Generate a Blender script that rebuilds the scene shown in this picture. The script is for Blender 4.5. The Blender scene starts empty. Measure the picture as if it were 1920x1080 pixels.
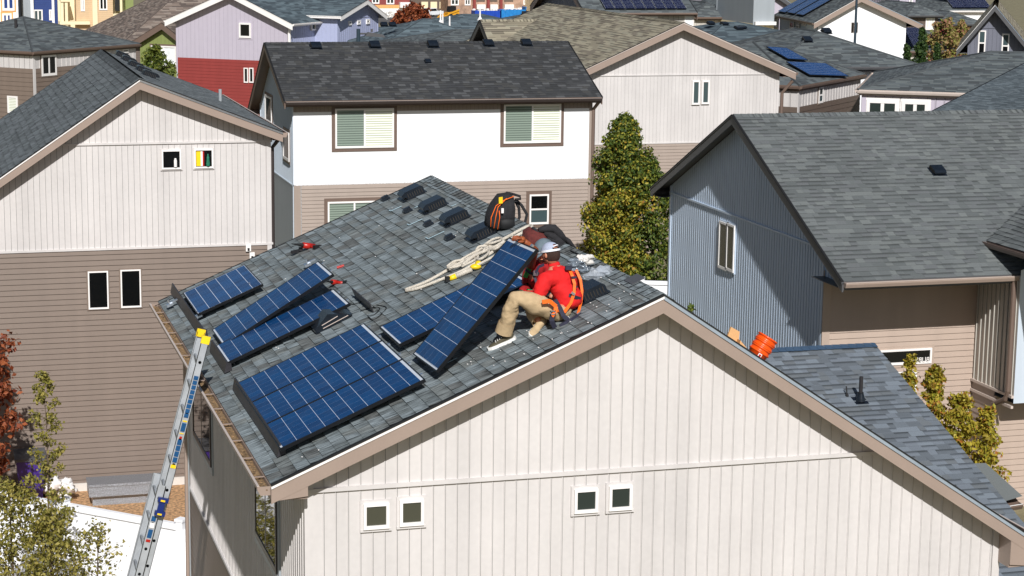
import bpy, bmesh, math, random
from mathutils import Vector, Matrix
R = random.Random(7)
sc = bpy.context.scene
col = sc.collection
V = Vector

# ------------------------------------------------------------ camera
F_PX = 3753.0
CAM = V((-7.0249, -18.5774, 3.6568))
def cam_axes(yaw=.2849, pitch=.1804, roll=.0122):
    f = V((math.sin(yaw)*math.cos(pitch), math.cos(yaw)*math.cos(pitch), -math.sin(pitch)))
    r = V((math.cos(yaw), -math.sin(yaw), 0)); u = r.cross(f)
    return r*math.cos(roll)+u*math.sin(roll), -r*math.sin(roll)+u*math.cos(roll), f
CR, CU, CF = cam_axes()
cd = bpy.data.cameras.new('camera'); cam = bpy.data.objects.new('camera', cd); col.objects.link(cam)
cd.lens = F_PX/1920*36; cd.sensor_width = 36; cd.clip_end = 3000; cd.clip_start = .5
cam.matrix_world = Matrix(((CR.x, CU.x, -CF.x, CAM.x), (CR.y, CU.y, -CF.y, CAM.y), (CR.z, CU.z, -CF.z, CAM.z), (0, 0, 0, 1)))
sc.camera = cam
def ray(px, py): return CR*((px-960)/F_PX)+CU*((540-py)/F_PX)+CF
def at(px, py, X=None, Y=None, Z=None):
    """survey helper: the point of the place seen at a photo pixel on a given plane"""
    d = ray(px, py)
    if X is not None: t = (X-CAM.x)/d.x
    elif Y is not None: t = (Y-CAM.y)/d.y
    else: t = (Z-CAM.z)/d.z
    return CAM+d*t
def onplane(px, py, O, N):
    d = ray(px, py); return CAM+d*((O-CAM).dot(N)/d.dot(N))
def gz(Y): return -7.5-max(0, Y-50)*.02

# ------------------------------------------------------------ materials
def lin(c): return tuple(((x/255)/12.92 if x/255 <= .04045 else ((x/255+.055)/1.055)**2.4) for x in c)+(1,)
def mat(name):
    m = bpy.data.materials.new(name); m.use_nodes = True
    return m, m.node_tree.nodes, m.node_tree.links, m.node_tree.nodes['Principled BSDF']
def mathn(N, L, op, a, b=None, c=None):
    n = N.new('ShaderNodeMath'); n.operation = op
    for i, x in enumerate((a, b, c)):
        if x is None: continue
        if isinstance(x, (int, float)): n.inputs[i].default_value = x
        else: L.new(x, n.inputs[i])
    return n.outputs[0]
def ramp(N, L, fac, stops, interp='LINEAR'):
    r = N.new('ShaderNodeValToRGB'); r.color_ramp.interpolation = interp
    while len(r.color_ramp.elements) < len(stops): r.color_ramp.elements.new(.5)
    for e, (p, c) in zip(r.color_ramp.elements, stops): e.position = p; e.color = c
    L.new(fac, r.inputs[0]); return r.outputs[0]
def noise(N, L, vec, scale, detail=3, dim='3D'):
    n = N.new('ShaderNodeTexNoise'); n.inputs['Scale'].default_value = scale; n.inputs['Detail'].default_value = detail
    if vec is not None: L.new(vec, n.inputs['Vector'])
    return n.outputs[0]
def mixc(N, L, fac, a, b, mode='MIX'):
    m = N.new('ShaderNodeMix'); m.data_type = 'RGBA'; m.blend_type = mode
    for i, x in ((0, fac), (6, a), (7, b)):
        if isinstance(x, (int, float)): m.inputs[i].default_value = x
        elif isinstance(x, tuple): m.inputs[i].default_value = x
        else: L.new(x, m.inputs[i])
    return m.outputs[2]
PCOL = {}
def plain(name, c, rough=.6, metal=0, var=.12, scale=3, bump=0, coat=0, spec=.5, objvar=False):
    PCOL[name] = c; m, N, L, B = mat(name); c = lin(c)
    geo = N.new('ShaderNodeNewGeometry')
    n = noise(N, L, geo.outputs['Position'], scale, 5)
    n2 = noise(N, L, geo.outputs['Position'], scale*14, 2)
    s = mathn(N, L, 'ADD', mathn(N, L, 'MULTIPLY', n, .65), mathn(N, L, 'MULTIPLY', n2, .35))
    if 'vinyl' in name:
        mp = N.new('ShaderNodeMapping'); mp.inputs['Scale'].default_value = (3.5, 3.5, .22); L.new(geo.outputs['Position'], mp.inputs[0])
        s = mathn(N, L, 'ADD', mathn(N, L, 'MULTIPLY', s, .5), mathn(N, L, 'MULTIPLY', noise(N, L, mp.outputs[0], 1.0, 6), .5))
    lo = tuple(x*(1-var) for x in c[:3])+(1,); hi = tuple(min(1, x*(1+var)) for x in c[:3])+(1,)
    L.new(ramp(N, L, s, [(.35, lo), (.65, hi)]), B.inputs['Base Color'])
    B.inputs['Roughness'].default_value = rough; B.inputs['Metallic'].default_value = metal
    B.inputs['Specular IOR Level'].default_value = spec; B.inputs['Coat Weight'].default_value = coat
    if bump:
        b = N.new('ShaderNodeBump'); b.inputs['Strength'].default_value = bump; b.inputs['Distance'].default_value = .01
        L.new(n2, b.inputs['Height']); L.new(b.outputs[0], B.inputs['Normal'])
    return m
def shingle(name, tones, rowh=.143, tab=.26, near=False, streak=0., gran=.35, band=.5):
    """asphalt shingles. UV = metres along the eave / up the slope; layer 'tone' holds one random value per tab when near"""
    m, N, L, B = mat(name)
    uv = N.new('ShaderNodeUVMap'); uv.uv_map = 'UVMap'
    sp = N.new('ShaderNodeSeparateXYZ'); L.new(uv.outputs[0], sp.inputs[0])
    u, v = sp.outputs[0], sp.outputs[1]
    vr = mathn(N, L, 'DIVIDE', v, rowh); row = mathn(N, L, 'FLOOR', vr); fr = mathn(N, L, 'FRACT', vr)
    if near:
        t = N.new('ShaderNodeUVMap'); t.uv_map = 'tone'; st = N.new('ShaderNodeSeparateXYZ'); L.new(t.outputs[0], st.inputs[0]); rnd = st.outputs[0]; rnd2 = st.outputs[1]
    else:
        w1 = N.new('ShaderNodeTexWhiteNoise'); w1.noise_dimensions = '1D'; L.new(row, w1.inputs['W'])
        uu = mathn(N, L, 'ADD', mathn(N, L, 'DIVIDE', u, tab), mathn(N, L, 'MULTIPLY', w1.outputs[0], 13.7))
        tb = mathn(N, L, 'FLOOR', uu)
        cb = N.new('ShaderNodeCombineXYZ'); L.new(row, cb.inputs[0]); L.new(tb, cb.inputs[1])
        w2 = N.new('ShaderNodeTexWhiteNoise'); w2.noise_dimensions = '2D'; L.new(cb.outputs[0], w2.inputs['Vector']); rnd = w2.outputs[0]
        sc2 = N.new('ShaderNodeSeparateColor'); L.new(w2.outputs[1], sc2.inputs[0]); rnd2 = sc2.outputs[1]
    stops = [(i/len(tones), lin(c)) for i, c in enumerate(tones)]
    base = ramp(N, L, rnd, stops, 'CONSTANT')
    # blended granules: fine grain, streaks running up the slope, a darker band under the next course
    g = noise(N, L, uv.outputs[0], 160, 2)
    mp = N.new('ShaderNodeMapping'); mp.inputs['Scale'].default_value = (14, 2.2, 1); L.new(uv.outputs[0], mp.inputs[0])
    s = noise(N, L, mp.outputs[0], 2.2, 4)
    big = noise(N, L, uv.outputs[0], .7, 3)
    val = mathn(N, L, 'ADD', mathn(N, L, 'MULTIPLY', mathn(N, L, 'SUBTRACT', g, .5), gran*1.6), 1.0)
    val = mathn(N, L, 'ADD', val, mathn(N, L, 'MULTIPLY', mathn(N, L, 'SUBTRACT', s, .5), streak*2.4))
    val = mathn(N, L, 'ADD', val, mathn(N, L, 'MULTIPLY', mathn(N, L, 'SUBTRACT', big, .5), .35))
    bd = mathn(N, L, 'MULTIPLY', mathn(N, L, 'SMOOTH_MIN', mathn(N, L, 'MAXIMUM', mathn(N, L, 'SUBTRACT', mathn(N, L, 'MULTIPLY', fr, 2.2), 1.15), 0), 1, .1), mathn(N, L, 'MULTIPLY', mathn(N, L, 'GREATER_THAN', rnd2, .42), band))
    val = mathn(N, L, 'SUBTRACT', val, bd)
    c = mixc(N, L, 1.0, base, N.new('ShaderNodeCombineColor').outputs[0], 'MULTIPLY')
    cc = N.new('ShaderNodeCombineColor')
    for i in range(3): L.new(val, cc.inputs[i])
    mm = c.node; L.new(cc.outputs[0], mm.inputs[7])
    L.new(c, B.inputs['Base Color']); B.inputs['Roughness'].default_value = .9; B.inputs['Specular IOR Level'].default_value = .25
    b = N.new('ShaderNodeBump'); b.inputs['Strength'].default_value = .55; b.inputs['Distance'].default_value = .006
    h = mathn(N, L, 'ADD', mathn(N, L, 'MULTIPLY', g, .5), mathn(N, L, 'MULTIPLY', mathn(N, L, 'SUBTRACT', 1, fr), 0 if near else 1.6))
    L.new(h, b.inputs['Height']); L.new(b.outputs[0], B.inputs['Normal'])
    return m
def glass_dark(name, c=(14, 16, 17), rough=.04, tint=None):
    m, N, L, B = mat(name); B.inputs['Base Color'].default_value = lin(c); B.inputs['Roughness'].default_value = rough
    B.inputs['Specular IOR Level'].default_value = .6
    geo = N.new('ShaderNodeNewGeometry'); b = N.new('ShaderNodeBump'); b.inputs['Strength'].default_value = .05
    L.new(noise(N, L, geo.outputs['Position'], 1.3, 1), b.inputs['Height']); L.new(b.outputs[0], B.inputs['Normal'])
    return m
def blind(name, c, pitch=.05, light=(235, 238, 220)):
    m, N, L, B = mat(name); geo = N.new('ShaderNodeNewGeometry'); sp = N.new('ShaderNodeSeparateXYZ'); L.new(geo.outputs['Position'], sp.inputs[0])
    f = mathn(N, L, 'FRACT', mathn(N, L, 'DIVIDE', sp.outputs[2], pitch))
    L.new(ramp(N, L, f, [(0, lin(c)), (.25, lin(c)), (.45, lin(light)), (1, lin(light))]), B.inputs['Base Color'])
    B.inputs['Roughness'].default_value = .12; B.inputs['Coat Weight'].default_value = .6; return m
def cells(name, panel_l=1.62, panel_w=.99, vertical=False, dark=(0, 46, 92), light=(0, 72, 126), swap=False):
    """solar cells: UV in metres, 10 x 6 cells"""
    m, N, L, B = mat(name)
    uv = N.new('ShaderNodeUVMap'); uv.uv_map = 'UVMap'; sp = N.new('ShaderNodeSeparateXYZ'); L.new(uv.outputs[0], sp.inputs[0]); u, v = sp.outputs[0], sp.outputs[1]
    def lines(x, pitch, w, off=0):
        f = mathn(N, L, 'FRACT', mathn(N, L, 'ADD', mathn(N, L, 'DIVIDE', x, pitch), .5+off))
        return mathn(N, L, 'LESS_THAN', mathn(N, L, 'ABSOLUTE', mathn(N, L, 'SUBTRACT', f, .5)), w/pitch/2)
    cp = 1.57/10; wp = .94/6
    cross = lines(u, cp, .0036)
    along = lines(v, wp, .0034)
    bus = mathn(N, L, 'MULTIPLY', mathn(N, L, 'MAXIMUM', lines(v, wp, .0016, 1/4), mathn(N, L, 'MAXIMUM', lines(v, wp, .0016, 2/4), lines(v, wp, .0016, 3/4))), .2)
    if swap: cross, along = lines(v, wp, .006), mathn(N, L, 'MULTIPLY', lines(u, cp, .003), .45)
    w = N.new('ShaderNodeTexWhiteNoise'); w.noise_dimensions = '2D'; cb = N.new('ShaderNodeCombineXYZ')
    L.new(mathn(N, L, 'FLOOR', mathn(N, L, 'DIVIDE', u, cp)), cb.inputs[0]); L.new(mathn(N, L, 'FLOOR', mathn(N, L, 'DIVIDE', v, wp)), cb.inputs[1]); L.new(cb.outputs[0], w.inputs['Vector'])
    vo = N.new('ShaderNodeTexVoronoi'); vo.inputs['Scale'].default_value = 26; L.new(uv.outputs[0], vo.inputs['Vector'])
    vs = N.new('ShaderNodeSeparateColor'); L.new(vo.outputs['Color'], vs.inputs[0])
    t = mathn(N, L, 'ADD', mathn(N, L, 'MULTIPLY', vs.outputs[0], .25), mathn(N, L, 'MULTIPLY', w.outputs[0], .5))
    base = ramp(N, L, t, [(0, lin(dark)), (1, lin(light))])
    base = mixc(N, L, bus, base, lin((120, 150, 195))); base = mixc(N, L, mathn(N, L, 'MULTIPLY', along, .4), base, lin((165, 185, 220))); base = mixc(N, L, cross, base, lin((225, 232, 245)))
    dn = noise(N, L, uv.outputs[0], 3, 6); dust = ramp(N, L, dn, [(.45, (0, 0, 0, 1)), (.8, (.05, .05, .05, 1))])
    base = mixc(N, L, dust, base, lin((150, 150, 150)))
    L.new(base, B.inputs['Base Color']); B.inputs['Roughness'].default_value = .1; B.inputs['Specular IOR Level'].default_value = .16
    return m
def leafmat(name, cols):
    m, N, L, B = mat(name); t = N.new('ShaderNodeUVMap'); t.uv_map = 'tone'; s = N.new('ShaderNodeSeparateXYZ'); L.new(t.outputs[0], s.inputs[0])
    L.new(ramp(N, L, s.outputs[0], [(i/max(1, len(cols)-1), lin(c)) for i, c in enumerate(cols)]), B.inputs['Base Color'])
    B.inputs['Roughness'].default_value = .55; B.inputs['Specular IOR Level'].default_value = .35
    tr = N.new('ShaderNodeBsdfTranslucent'); L.new(B.inputs['Base Color'].links[0].from_socket, tr.inputs[0])
    mx = N.new('ShaderNodeMixShader'); mx.inputs[0].default_value = .25; L.new(B.outputs[0], mx.inputs[1]); L.new(tr.outputs[0], mx.inputs[2])
    L.new(mx.outputs[0], N['Material Output'].inputs[0]); return m

M = dict(
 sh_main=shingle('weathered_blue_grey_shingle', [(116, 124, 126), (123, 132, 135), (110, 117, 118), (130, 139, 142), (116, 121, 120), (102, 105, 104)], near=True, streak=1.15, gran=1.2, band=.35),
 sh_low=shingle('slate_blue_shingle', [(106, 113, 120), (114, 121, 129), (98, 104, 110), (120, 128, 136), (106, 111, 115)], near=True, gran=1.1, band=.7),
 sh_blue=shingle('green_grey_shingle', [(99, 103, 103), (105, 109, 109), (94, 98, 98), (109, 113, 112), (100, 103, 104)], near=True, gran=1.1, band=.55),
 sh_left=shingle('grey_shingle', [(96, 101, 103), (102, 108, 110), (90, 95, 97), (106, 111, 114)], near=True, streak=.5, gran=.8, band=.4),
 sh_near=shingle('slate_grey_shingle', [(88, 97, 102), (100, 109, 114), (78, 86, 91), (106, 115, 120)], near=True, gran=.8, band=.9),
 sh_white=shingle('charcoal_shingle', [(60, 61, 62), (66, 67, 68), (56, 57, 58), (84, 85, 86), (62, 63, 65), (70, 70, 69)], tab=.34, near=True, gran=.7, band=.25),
 sh_tan=shingle('tan_shingle', [(140, 132, 114), (156, 148, 128), (122, 114, 100), (148, 142, 124)], tab=.5, gran=.3, band=.75),
 sh_far=shingle('far_grey_shingle', [(82, 88, 90), (94, 100, 102), (74, 78, 80), (102, 108, 108)], tab=.4, gran=.3, band=.4),
 sh_teal=shingle('far_teal_grey_shingle', [(80, 92, 98), (92, 104, 110), (70, 80, 86), (100, 114, 120)], rowh=.2, tab=.6, gran=.3, band=.4),
 sh_brown=shingle('brown_shingle', [(112, 100, 92), (128, 114, 104), (96, 86, 80), (138, 126, 116)], rowh=.2, tab=.6, gran=.3, band=.5),
 beige=plain('light_beige_vinyl', (206, 201, 198), .5, var=.1, scale=1.2),
 beige2=plain('warm_beige_vinyl', (194, 188, 178), .5, var=.05, scale=1.2),
 brown=plain('brown_vinyl', (122, 107, 96), .5, var=.07, scale=1),
 brownd=plain('dark_brown_vinyl', (100, 87, 78), .5, var=.06),
 tanlap=plain('tan_vinyl', (160, 145, 134), .5, var=.05),
 pinklap=plain('pinkish_beige_vinyl', (178, 159, 145), .5, var=.05),
 white=plain('white_vinyl', (246, 246, 247), .45, var=.02),
 trimw=plain('white_trim', (240, 236, 232), .4, var=.03),
 taupe=plain('taupe_trim', (156, 138, 126), .42, var=.04),
 taupel=plain('light_taupe_trim', (200, 186, 176), .42, var=.04),
 brtrim=plain('brown_trim', (112, 94, 84), .45, var=.05),
 dktrim=plain('dark_bronze_metal', (62, 54, 52), .35, var=.08),
 dkgrey=plain('dark_grey_trim', (84, 84, 86), .45, var=.06),
 bluew=plain('slate_blue_vinyl', (194, 208, 224), .42, var=.06, scale=1.5),
 greyw=plain('cool_grey_vinyl', (158, 164, 168), .42, var=.06, scale=1.5),
 ltblue=plain('pale_blue_vinyl', (196, 206, 216), .45, var=.04),
 purple=plain('lavender_vinyl', (188, 180, 192), .5, var=.04),
 lilac=plain('lilac_blue_vinyl', (170, 176, 204), .5, var=.04),
 slate=plain('dark_slate_vinyl', (112, 114, 126), .5, var=.05),
 red=plain('barn_red_vinyl', (142, 58, 54), .5, var=.06),
 green=plain('moss_green_vinyl', (132, 142, 84), .5, var=.05),
 navy=plain('navy_blue_siding', (10, 50, 116), .5, var=.08),
 sand=plain('sand_siding', (206, 176, 138), .6, var=.05),
 cream=plain('cream_siding', (238, 222, 184), .6, var=.05),
 redbr=plain('dark_red_siding', (136, 56, 52), .6, var=.08),
 stone=plain('stone_veneer', (168, 138, 118), .8, var=.35, scale=.9),
 ply=plain('yellow_sheathing', (226, 168, 104), .7, var=.12),
 steel=plain('bright_metal', (226, 232, 240), .22, metal=.9, var=.05),
 flash=plain('drip_edge_metal', (200, 215, 232), .25, metal=.6, var=.1, scale=6),
 alu=plain('ladder_aluminium', (186, 190, 194), .34, metal=.3, var=.12, scale=9),
 galv=plain('galvanised_vent', (190, 196, 200), .4, metal=.5, var=.1),
 frame=plain('black_anodised_frame', (26, 28, 32), .35, metal=.4, var=.2),
 skirt=plain('black_panel_skirt', (58, 56, 60), .42, metal=.3, var=.25, scale=8),
 back=plain('white_backsheet', (214, 220, 228), .3, var=.06, scale=20),
 vent=plain('glossy_black_plastic', (24, 30, 38), .25, var=.3, scale=12),
 ventin=plain('vent_grille', (40, 37, 33), .7, var=.4, scale=30),
 black=plain('matt_black', (20, 20, 21), .7, var=.25, scale=20),
 blackfab=plain('black_fabric', (38, 37, 40), .85, var=.35, scale=25, bump=.6),
 pipe=plain('dark_pipe', (48, 46, 48), .4, var=.15),
 debris=plain('leaf_litter', (150, 122, 88), .95, var=.75, scale=22, bump=1),
 chips=plain('wood_chips', (196, 154, 112), .95, var=.7, scale=16, bump=1),
 soil=plain('dry_grass_ground', (128, 120, 92), .95, var=.35, scale=1.2, bump=.6),
 asphalt=plain('road_asphalt', (92, 90, 88), .9, var=.15, scale=.6),
 concrete=plain('pale_concrete', (214, 208, 200), .8, var=.08, scale=1.2),
 fence=plain('white_fence_vinyl', (248, 248, 250), .4, var=.02),
 orange=plain('orange_plastic', (240, 84, 14), .32, var=.08, scale=20),
 orangef=plain('orange_webbing', (250, 108, 20), .6, var=.15, scale=40),
 yellow=plain('yellow_plastic', (244, 206, 30), .4, var=.08),
 rope=plain('white_rope', (222, 212, 196), .85, var=.25, scale=60, bump=.8),
 card=plain('cardboard', (214, 164, 112), .85, var=.08),
 redp=plain('red_tool_plastic', (176, 36, 26), .35, var=.12, scale=20),
 redshirt=plain('red_shirt_cloth', (222, 24, 26), .8, var=.12, scale=14, bump=.5),
 redshirt2=plain('dark_red_shirt_cloth', (176, 24, 28), .8, var=.15, scale=14, bump=.5),
 khaki=plain('khaki_trouser_cloth', (196, 170, 132), .85, var=.12, scale=16, bump=.7),
 skin=plain('skin', (196, 132, 104), .5, var=.08, scale=14),
 hair=plain('brown_hair', (58, 38, 30), .8, var=.3, scale=60, bump=.6),
 cap=plain('white_mesh_cap', (176, 184, 204), .7, var=.08, scale=80, bump=.4),
 capw=plain('white_cap_cloth', (238, 240, 246), .7, var=.04),
 greycap=plain('grey_cap_cloth', (98, 112, 120), .8, var=.12, scale=30),
 harness=plain('navy_harness_webbing', (44, 44, 62), .7, var=.25, scale=40),
 greenh=plain('green_harness_webbing', (46, 190, 92), .6, var=.15, scale=40),
 greeng=plain('green_glove', (22, 112, 84), .6, var=.2, scale=40),
 brglove=plain('brown_leather_glove', (146, 74, 36), .6, var=.3, scale=40),
 shoe=plain('olive_sneaker_cloth', (84, 78, 60), .75, var=.15, scale=30),
 sole=plain('white_sole', (236, 234, 228), .5, var=.04),
 sock=plain('black_sock', (24, 24, 26), .9, var=.2),
 purplebin=plain('purple_bin_plastic', (66, 44, 128), .35, var=.12),
 bluept=plain('blue_label', (24, 78, 124), .4, var=.2, scale=40),
 yellowm=plain('machine_yellow', (224, 160, 40), .45, var=.12),
 dumpb=plain('blue_dumpster_paint', (18, 66, 168), .45, var=.18, scale=2),
 dumpl=plain('light_blue_dumpster_paint', (30, 124, 190), .45, var=.18, scale=2),
 tyre=plain('tyre_rubber', (26, 26, 27), .85),
 plastic=plain('crumpled_grey_plastic', (120, 130, 140), .12, var=.5, scale=18, bump=.8),
 bag_white=plain('white_crumpled_plastic', (232, 228, 222), .35, var=.15, scale=18, bump=.8),
 diamond=plain('diamond_plate_metal', (176, 182, 190), .35, metal=.7, var=.3, scale=40, bump=.8),
 bark=plain('grey_bark', (104, 88, 74), .9, var=.3, scale=14, bump=.8),
 stuccoc=plain('chalk_mark', (170, 196, 206), .9, var=.2, scale=40),
 glass=glass_dark('dark_window_glass'), glassg=glass_dark('green_tinted_glass', (46, 54, 50)),
 glasso=glass_dark('olive_screen_glass', (72, 72, 60), .25), glassb=glass_dark('blue_grey_glass', (66, 82, 84)),
 mirror=glass_dark('side_window_glass', (30, 30, 26), .02),
 blindg=blind('green_shaded_blind', (92, 104, 96), .07, (140, 154, 142)), blindw=blind('bright_slat_blind', (176, 182, 150), .07, (244, 245, 236)),
 sky=plain('bright_window_blind', (236, 240, 240), .3),
 cells=cells('solar_cells_blue'),
 cells_sw=cells('solar_cells_crosswise', swap=True, dark=(14, 50, 96), light=(30, 84, 140)),
 cellsb=cells('solar_cells_bright_blue', dark=(2, 48, 100), light=(4, 66, 128)),
 cellsk=cells('solar_cells_black', dark=(16, 20, 44), light=(26, 32, 66)),
)
M['mirror'].node_tree.nodes['Principled BSDF'].inputs['Specular IOR Level'].default_value = 1.0

# ------------------------------------------------------------ mesh building
class MB:
    def __init__(s): s.v = []; s.f = []; s.uv = []; s.tn = []; s.mi = []
    def face(s, pts, mi=0, uv=None, tn=(0, 0)):
        n = len(s.v); s.v += [V(p) for p in pts]; s.f.append(list(range(n, n+len(pts))))
        s.uv.append(uv or [(0, 0)]*len(pts)); s.tn.append(tn); s.mi.append(mi)
    def shared(s, pts, faces, mi=0, tn=(0, 0)):
        n = len(s.v); s.v += [V(p) for p in pts]
        for f in faces: s.f.append([n+i for i in f]); s.uv.append([(0, 0)]*len(f)); s.tn.append(tn); s.mi.append(mi)
    def box(s, o, a, b, c, mi=0, uvtop=False):
        o, a, b, c = V(o), V(a), V(b), V(c)
        if a.cross(b).dot(c) < 0: a, b = b, a
        p = [o, o+a, o+a+b, o+b, o+c, o+a+c, o+a+b+c, o+b+c]
        s.shared(p, [(0, 3, 2, 1), (4, 5, 6, 7), (0, 1, 5, 4), (1, 2, 6, 5), (2, 3, 7, 6), (3, 0, 4, 7)], mi)
    def cbox(s, c, size, rot=None, mi=0):
        m = rot or Matrix.Identity(3); ax = [m @ (V(e)*k) for e, k in zip(((1, 0, 0), (0, 1, 0), (0, 0, 1)), size)]
        s.box(V(c)-(ax[0]+ax[1]+ax[2])/2, *ax, mi=mi)
    def prism(s, poly, ext, mi=0):
        """poly: list of 3D points (planar), extruded by vector ext"""
        n = len(poly); ext = V(ext); P = [V(p) for p in poly]
        nr = sum(((P[i]-P[0]).cross(P[(i+1) % n]-P[0]) for i in range(1, n-1)), V())
        if nr.dot(ext) < 0: P.reverse()
        pts = P+[p+ext for p in P]
        s.shared(pts, [tuple(range(n-1, -1, -1)), tuple(range(n, 2*n))]+[(i, (i+1) % n, n+(i+1) % n, n+i) for i in range(n)], mi)
    def tube(s, pts, rad, seg=8, mi=0, cap=True, closed=False):
        pts = [V(p) for p in pts]; n = len(pts); rr = rad if isinstance(rad, (list, tuple)) else [rad]*n
        rings = []; up = None
        for i, p in enumerate(pts):
            d = (pts[min(i+1, n-1)]-pts[max(i-1, 0)]); d = d.normalized() if d.length > 1e-9 else V((0, 0, 1))
            if up is None: up = d.orthogonal().normalized()
            a = (up-d*up.dot(d)); a = a.normalized() if a.length > 1e-6 else d.orthogonal().normalized(); up = a; b = d.cross(a)
            rings.append([p+(a*math.cos(2*math.pi*k/seg)+b*math.sin(2*math.pi*k/seg))*rr[i] for k in range(seg)])
        P = [q for r in rings for q in r]; F = []
        for i in range(n-1):
            for k in range(seg): F.append((i*seg+k, i*seg+(k+1) % seg, (i+1)*seg+(k+1) % seg, (i+1)*seg+k))
        if cap: F.append(tuple(range(seg-1, -1, -1))); F.append(tuple(range((n-1)*seg, n*seg)))
        s.shared(P, F, mi)
    def lathe(s, prof, o, ax=(0, 0, 1), seg=16, mi=0):
        ax = V(ax).normalized(); a = ax.orthogonal().normalized(); b = ax.cross(a); P = []; F = []; n = len(prof)
        for r, h in prof:
            for k in range(seg): P.append(V(o)+ax*h+(a*math.cos(2*math.pi*k/seg)+b*math.sin(2*math.pi*k/seg))*max(r, 1e-4))
        for i in range(n-1):
            for k in range(seg): F.append((i*seg+k, i*seg+(k+1) % seg, (i+1)*seg+(k+1) % seg, (i+1)*seg+k))
        s.shared(P, F, mi)
    def blob(s, c, r, seg=10, rings=7, jit=0, mi=0, rot=None):
        c = V(c); r = V(r) if not isinstance(r, (int, float)) else V((r, r, r)); P = []; F = []
        for i in range(rings+1):
            th = math.pi*i/rings
            for k in range(seg):
                ph = 2*math.pi*k/seg; q = V((math.sin(th)*math.cos(ph), math.sin(th)*math.sin(ph), math.cos(th)))
                j = 1+R.uniform(-jit, jit) if 0 < i < rings else 1
                q = V((q.x*r.x*j, q.y*r.y*j, q.z*r.z*j)); P.append(c+(rot @ q if rot else q))
        for i in range(rings):
            for k in range(seg): F.append((i*seg+k, (i+1)*seg+k, (i+1)*seg+(k+1) % seg, i*seg+(k+1) % seg))
        s.shared(P, F, mi)
    def build(s, name, mats, parent=None, smooth=False, loc=None):
        if not isinstance(mats, (list, tuple)): mats = [mats]
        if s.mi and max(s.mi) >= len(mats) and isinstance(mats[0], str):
            k_ = 'seam_shade_'+mats[0]
            if k_ not in M: M[k_] = plain(k_, tuple(x*.6 for x in PCOL.get(M[mats[0]].name, (150, 140, 135))), .8)  # darkened wall colour for the shadow lines painted beside the battens
            mats = list(mats)+[k_]
        off = V(parent['_o']) if parent else (V(loc) if loc is not None else V((0, 0, 0)))
        me = bpy.data.meshes.new(name)
        me.from_pydata([tuple(v-off) for v in s.v], [], s.f)
        ul = me.uv_layers.new(name='UVMap'); tl = me.uv_layers.new(name='tone'); i = 0
        uvf = []; tf = []
        for u, t in zip(s.uv, s.tn):
            for q in u: uvf += [q[0], q[1]]; tf += [t[0], t[1]]
        ul.data.foreach_set('uv', uvf); tl.data.foreach_set('uv', tf)
        for m in mats: me.materials.append(M[m] if isinstance(m, str) else m)
        me.polygons.foreach_set('material_index', s.mi)
        if smooth: me.polygons.foreach_set('use_smooth', [True]*len(s.f))
        me.update()
        o = bpy.data.objects.new(name, me); col.objects.link(o)
        if parent:
            o.parent = parent; o['_o'] = list(off)
        else:
            o.location = off; o['_o'] = list(off)
        return o
def thing(name, label, cat, loc, group=None):
    o = bpy.data.objects.new(name, None); o.empty_display_size = .2; col.objects.link(o); o.location = V(loc); o['_o'] = list(V(loc))
    return tag(o, label, cat, group)
def tag(o, label, cat, group=None):
    o['label'] = label; o['category'] = cat
    if group: o['group'] = group
    return o

# ------------------------------------------------------------ architecture helpers
class Fr:
    """wall frame: origin O (z=0), S along wall, N outward"""
    def __init__(s, O, S, N=None):
        s.O = V((O[0], O[1], 0)); s.S = V((S[0], S[1], 0)).normalized(); s.N = V((N[0], N[1], 0)) if N else V((s.S.y, -s.S.x, 0)); s.N.normalize()
    def p(s, a, z, n=0): return s.O+s.S*a+s.N*n+V((0, 0, z))
    def px(s, x, y):
        q = onplane(x, y, s.O, s.N); return (q-s.O).dot(s.S), q.z
    def rect(s, x0, y0, x1, y1):
        a, _ = s.px(x0, (y0+y1)/2); b, _ = s.px(x1, (y0+y1)/2); _, c = s.px((x0+x1)/2, y1); _, d = s.px((x0+x1)/2, y0)
        return min(a, b), c, max(a, b), d
def rng_at(poly, val, ax):
    """range of the other coordinate where coordinate ax equals val, convex poly"""
    r = []; n = len(poly)
    for i in range(n):
        p, q = poly[i], poly[(i+1) % n]
        if (p[ax]-val)*(q[ax]-val) <= 0 and abs(p[ax]-q[ax]) > 1e-9:
            t = (val-p[ax])/(q[ax]-p[ax]); r.append(p[1-ax]+t*(q[1-ax]-p[1-ax]))
    return (min(r), max(r)) if len(r) >= 2 else None
def batten_wall(mb, F, poly, pitch=.124, bw=.009, bt=.009, n0=0., skip=()):
    mb.face([F.p(a, z, n0) for a, z in poly])
    a0 = min(p[0] for p in poly); a1 = max(p[0] for p in poly); a = a0+pitch*.5
    while a < a1-bw:
        r = rng_at(poly, a, 0); r2 = rng_at(poly, a+bw, 0)
        if r and r2:
            z0 = max(r[0], r2[0]); z1 = min(r[1], r2[1])
            if z1-z0 > .03:
                mb.box(F.p(a, z0, n0), F.S*bw, F.N*bt, (0, 0, z1-z0)); q = bw*.8
                mb.face([F.p(a+bw, z0, n0+.0015), F.p(a+bw+q, z0, n0+.0015), F.p(a+bw+q, z1, n0+.0015), F.p(a+bw, z1, n0+.0015)], 1)  # thin strip beside the batten, its shadow line painted in a darker tone
        a += pitch
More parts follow.
